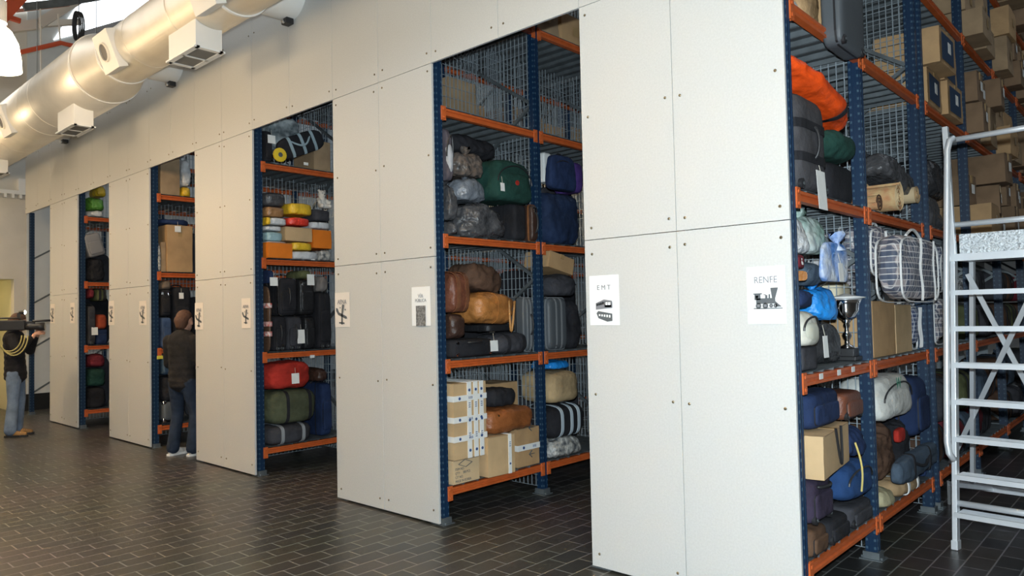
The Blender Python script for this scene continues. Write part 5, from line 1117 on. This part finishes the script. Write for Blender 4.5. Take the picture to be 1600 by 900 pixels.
def head_caps(hp, fd):
    hp = Vector(hp); f = Vector(fd).normalized(); s = f.cross(Vector((0, 0, 1))).normalized(); Z = Vector((0, 0, 1))
    return [(hp + Z * .035 - f * .012, .088, hp + Z * .02 + f * .01, .080), (hp + f * .025 - Z * .045, .062, hp + f * .03 - Z * .075, .045), (hp + f * .085 + Z * .01, .012, hp + f * .105 - Z * .022, .015),
            (hp + f * .078 - Z * .055, .016, hp + f * .080 - Z * .058, .016), (hp + s * .082 - Z * .005, .016, hp + s * .084 - Z * .03, .012), (hp - s * .082 - Z * .005, .016, hp - s * .084 - Z * .03, .012),
            (hp + f * .07 - Z * .095 + Z * .015, .02, hp + f * .065 - Z * .085, .02)]
def shoe(parent, c, yaw, m, sole, L=.30):
    f = Vector((math.cos(yaw), math.sin(yaw), 0)); c = Vector(c); t = bpy.data.objects.new('shoe_pivot', None)
    bpy.data.objects.remove(t)
    o = blob('shoe', [(c - f * .06 + Vector((0, 0, .055)), .042, c + f * .05 + Vector((0, 0, .050)), .042), (c + f * .05 + Vector((0, 0, .045)), .044, c + f * .15 + Vector((0, 0, .034)), .034), (c - f * .06 + Vector((0, 0, .09)), .04, c - f * .02 + Vector((0, 0, .085)), .04)], m, parent, vox=.010)
    g = bmesh.new(); s = Vector((-f.y, f.x, 0)); pr = [(-.105, .028), (-.06, .04), (.03, .038), (.10, .050), (.16, .042), (.19, .02)]
    L_ = [c + f * a + s * b for a, b in pr]; R_ = [c + f * a - s * b for a, b in reversed(pr)]; ring = L_ + R_
    A = [g.verts.new((p.x, p.y, .001)) for p in ring]; B = [g.verts.new((p.x, p.y, .026)) for p in ring]
    g.faces.new(A[::-1]); g.faces.new(B)
    for i in range(len(A)): g.faces.new((A[i], A[(i + 1) % len(A)], B[(i + 1) % len(A)], B[i]))
    obj('sole', g, sole, o)
    g = bmesh.new()
    for k in range(4): q = c + f * (.02 + .028 * k) + Vector((0, 0, .088 - .008 * k)); bar(g, q - s * .025, q + s * .025, .006)
    obj('laces', g, M_paper, o)
# cameraman: faces +x (towards the racks' far end), camera on his right shoulder
cm = onZ(24, 681, 0); cmn = thing('person', 'cameraman in black jacket and light jeans aiming a shoulder video camera', 'person', (cm.x, cm.y, 0), (0, 0, math.radians(64)))
hp = (.05, .0, 1.64); V = Vector
body = blob('body', head_caps(hp, (1, 0, -.05)) + [((-.0, 0, 1.46), .055, (.03, 0, 1.56), .058),
  ((0, 0, 1.0), .115, (-.01, 0, 1.15), .12, (.8, 1.1, 1)), ((-.01, 0, 1.15), .13, (-.02, 0, 1.40), .15, (.8, 1.25, 1)),
  ((0, .10, .92), .075, (.03, .12, .52), .058), ((.03, .12, .52), .058, (-.02, .14, .10), .04), ((0, -.10, .92), .075, (.0, -.12, .52), .058), ((.0, -.12, .52), .058, (-.03, -.13, .10), .04),
  ((-.02, -.20, 1.42), .055, (.10, -.30, 1.20), .045), ((.10, -.30, 1.20), .042, (.27, -.20, 1.45), .030), ((-.02, .20, 1.42), .055, (.12, .30, 1.22), .045), ((.12, .30, 1.22), .042, (.29, -.05, 1.47), .030)], M_skin, cmn)
face_features(body, hp, (1, 0, 0))
blob('hair', [((.02, 0, 1.70), .094, (.045, 0, 1.705), .09), ((-.02, 0, 1.66), .088, (-.03, 0, 1.62), .07)], M_hair, cmn, vox=.012)
blob('jacket', [((0, 0, .84), .165, (0, 0, .90), .168, (.9, 1.15, .35)), ((0, 0, .90), .170, (-.01, 0, 1.15), .155, (.85, 1.2, 1)), ((-.01, 0, 1.15), .155, (-.02, 0, 1.40), .165, (.85, 1.28, 1)), ((-.02, 0, 1.48), .085, (-.01, 0, 1.50), .08),
  ((-.02, -.20, 1.42), .085, (.10, -.30, 1.20), .068), ((.10, -.30, 1.20), .066, (.23, -.22, 1.41), .046), ((-.02, .20, 1.42), .085, (.12, .30, 1.22), .068), ((.12, .30, 1.22), .066, (.25, .0, 1.43), .046)], F('black_jacket', (.018, .017, .020)), cmn, vox=.016)
blob('jeans', [((0, 0, .90), .150, (0, 0, .97), .150, (.85, 1.1, 1)), ((0, .095, .90), .108, (.03, .12, .52), .078), ((.03, .12, .52), .076, (-.02, .14, .10), .088), ((0, -.095, .90), .108, (.0, -.12, .52), .078), ((.0, -.12, .52), .076, (-.03, -.13, .10), .088)], M_jean, cmn, vox=.016)
for y_, x_ in ((.14, .02), (-.13, .0)): shoe(cmn, (x_, y_, 0), -.15, F('tan_suede', (.30, .17, .07)), M_black2)
hand(body, (.28, -.195, 1.465), (.9, .1, .4), (-.2, -.8, .5), 1, .45); hand(body, (.30, -.07, 1.48), (.6, -.7, .3), (0, .8, .5), -1, .45)
g = bmesh.new()
for q in range(3): tube(g, [(.0 + .03 * q + (.15 + .01 * q) * math.cos(a), -.34 - .012 * q, 1.46 + (.22 + .03 * q) * math.sin(a)) for a in [PI + PI * i / 14 for i in range(15)]], .009, 8)
obj('looped_cable', g, mat('yellow_cable', (.45, .38, .14), .5), cmn, smooth=True)
vc = thing('video_camera', "black shoulder video camera with a small lit lamp on the cameraman's shoulder", 'camera', (cm.x, cm.y, 0), (0, 0, math.radians(64)))
g = bmesh.new(); bx(g, -.16, .16, -.24, -.12, 1.53, 1.68); obj('camera_body', g, M_black2, vc, bev=.015)
g = bmesh.new(); bx(g, -.24, -.165, -.235, -.125, 1.54, 1.66); obj('battery', g, M_black2, vc, bev=.01)
g = bmesh.new(); lathe(g, [(.045, .16), (.05, .22), (.042, .27), (.055, .32), (.06, .40)], c=(0, -.18, 1.58), axis='x', n=24); obj('lens', g, M_black2, vc, smooth=True)
g = bmesh.new(); lathe(g, [(.052, .401), (.052, .404)], c=(0, -.18, 1.58), axis='x', n=24); obj('lens_glass', g, mat('lens_glass', (.02, .02, .03), .05), vc)
g = bmesh.new(); tube(g, [(-.18, -.18, 1.665), (-.15, -.18, 1.71), (.08, -.18, 1.71), (.12, -.18, 1.665)], .012, 8); obj('top_handle', g, M_black2, vc, smooth=True)
g = bmesh.new(); bx(g, .10, .26, -.10, -.06, 1.60, 1.66); obj('viewfinder', g, M_black2, vc, bev=.006)
g = bmesh.new(); tube(g, [(.25, -.18, 1.66), (.47, -.17, 1.665)], .017, 10); obj('microphone', g, M_black2, vc, smooth=True)
g = bmesh.new(); bx(g, .06, .10, -.20, -.16, 1.715, 1.78); lathe(g, [(.02, -.02), (.035, .05)], c=(.10, -.18, 1.79), axis='x', n=16); lo = obj('lamp_head', g, M_black2, vc)
g = bmesh.new(); lathe(g, [(.028, .052), (.028, .056)], c=(.10, -.18, 1.79), axis='x', n=16); bmesh.ops.create_uvsphere(g, u_segments=12, v_segments=8, radius=.022, matrix=Matrix.Translation((.15, -.18, 1.79))); obj('lit_bulb', g, mat('camera_light_glow', (1, .95, .85), .4, emit=25), lo)
# man at the shelves, seen from behind, partly hidden by the panel
mp = onY(285, 600, YF + .05); mn = thing('person', 'man in black sweater and dark jeans standing in the aisle, back turned', 'person', (mp.x, YF + .05, 0), (0, 0, math.radians(113)))
hp = (.06, .0, 1.60)
body = blob('body', head_caps(hp, (1, .25, -.3)) + [((-.0, 0, 1.42), .055, (.03, 0, 1.53), .056),
  ((0, 0, 1.0), .105, (-.01, 0, 1.15), .11, (.8, 1.1, 1)), ((-.01, 0, 1.15), .12, (.0, 0, 1.37), .14, (.8, 1.25, 1)),
  ((0, .10, .90), .072, (.05, .12, .50), .056), ((.05, .12, .50), .056, (-.02, .13, .10), .04), ((0, -.10, .90), .072, (.08, -.12, .50), .056), ((.08, -.12, .50), .056, (.02, -.13, .10), .04),
  ((.0, -.20, 1.38), .052, (.04, -.25, 1.10), .043), ((.04, -.25, 1.10), .041, (.26, -.16, 1.02), .028), ((.0, .20, 1.38), .052, (.04, .25, 1.10), .043), ((.04, .25, 1.10), .041, (.28, .14, 1.04), .028)], M_skin, mn)
face_features(body, hp, (1, .25, -.1))
blob('hair', [((.03, 0, 1.665), .094, (.045, 0, 1.67), .088), ((-.01, 0, 1.62), .088, (-.015, 0, 1.575), .070)], M_hair, mn, vox=.012)
blob('sweater', [((0, 0, .84), .152, (0, 0, .90), .155, (.9, 1.15, .35)), ((0, 0, .90), .158, (-.01, 0, 1.15), .145, (.85, 1.2, 1)), ((-.01, 0, 1.15), .145, (.0, 0, 1.37), .155, (.85, 1.28, 1)), ((.0, 0, 1.45), .075, (.005, 0, 1.47), .07),
  ((.0, -.20, 1.38), .078, (.04, -.25, 1.10), .060), ((.04, -.25, 1.10), .058, (.23, -.17, 1.03), .042), ((.0, .20, 1.38), .078, (.04, .25, 1.10), .060), ((.04, .25, 1.10), .058, (.25, .15, 1.045), .042)], F('black_wool', (.020, .018, .018)), mn, vox=.016)
blob('jeans', [((0, 0, .88), .140, (0, 0, .95), .138, (.85, 1.1, 1)), ((0, .09, .88), .103, (.05, .12, .50), .074), ((.05, .12, .50), .072, (-.02, .13, .09), .078), ((0, -.09, .88), .103, (.08, -.12, .50), .074), ((.08, -.12, .50), .072, (.02, -.13, .09), .078)], M_djean, mn, vox=.016)
hand(body, (.28, -.155, 1.02), (.9, .3, -.1), (0, 0, 1), 1, .4); hand(body, (.30, .135, 1.04), (.9, -.3, -.1), (0, 0, 1), -1, .4)
M_snk = mat('white_trainer', (.62, .60, .58), .5, var=.3, vscale=14)
shoe(mn, (.02, .13, 0), -.1, M_snk, M_white); shoe(mn, (.06, -.13, 0), -.1, M_snk, M_white)
g = bmesh.new(); bx(g, -.005, .005, -.035, .035, -.02, .02); o = obj('yellow_badge', g, mat('yellow_badge', (.75, .65, .08), .5), mn, label='small yellow sleeve badge'); o.location = (-.03, .315, 1.18); o.rotation_euler = (0, 0, 1.3)
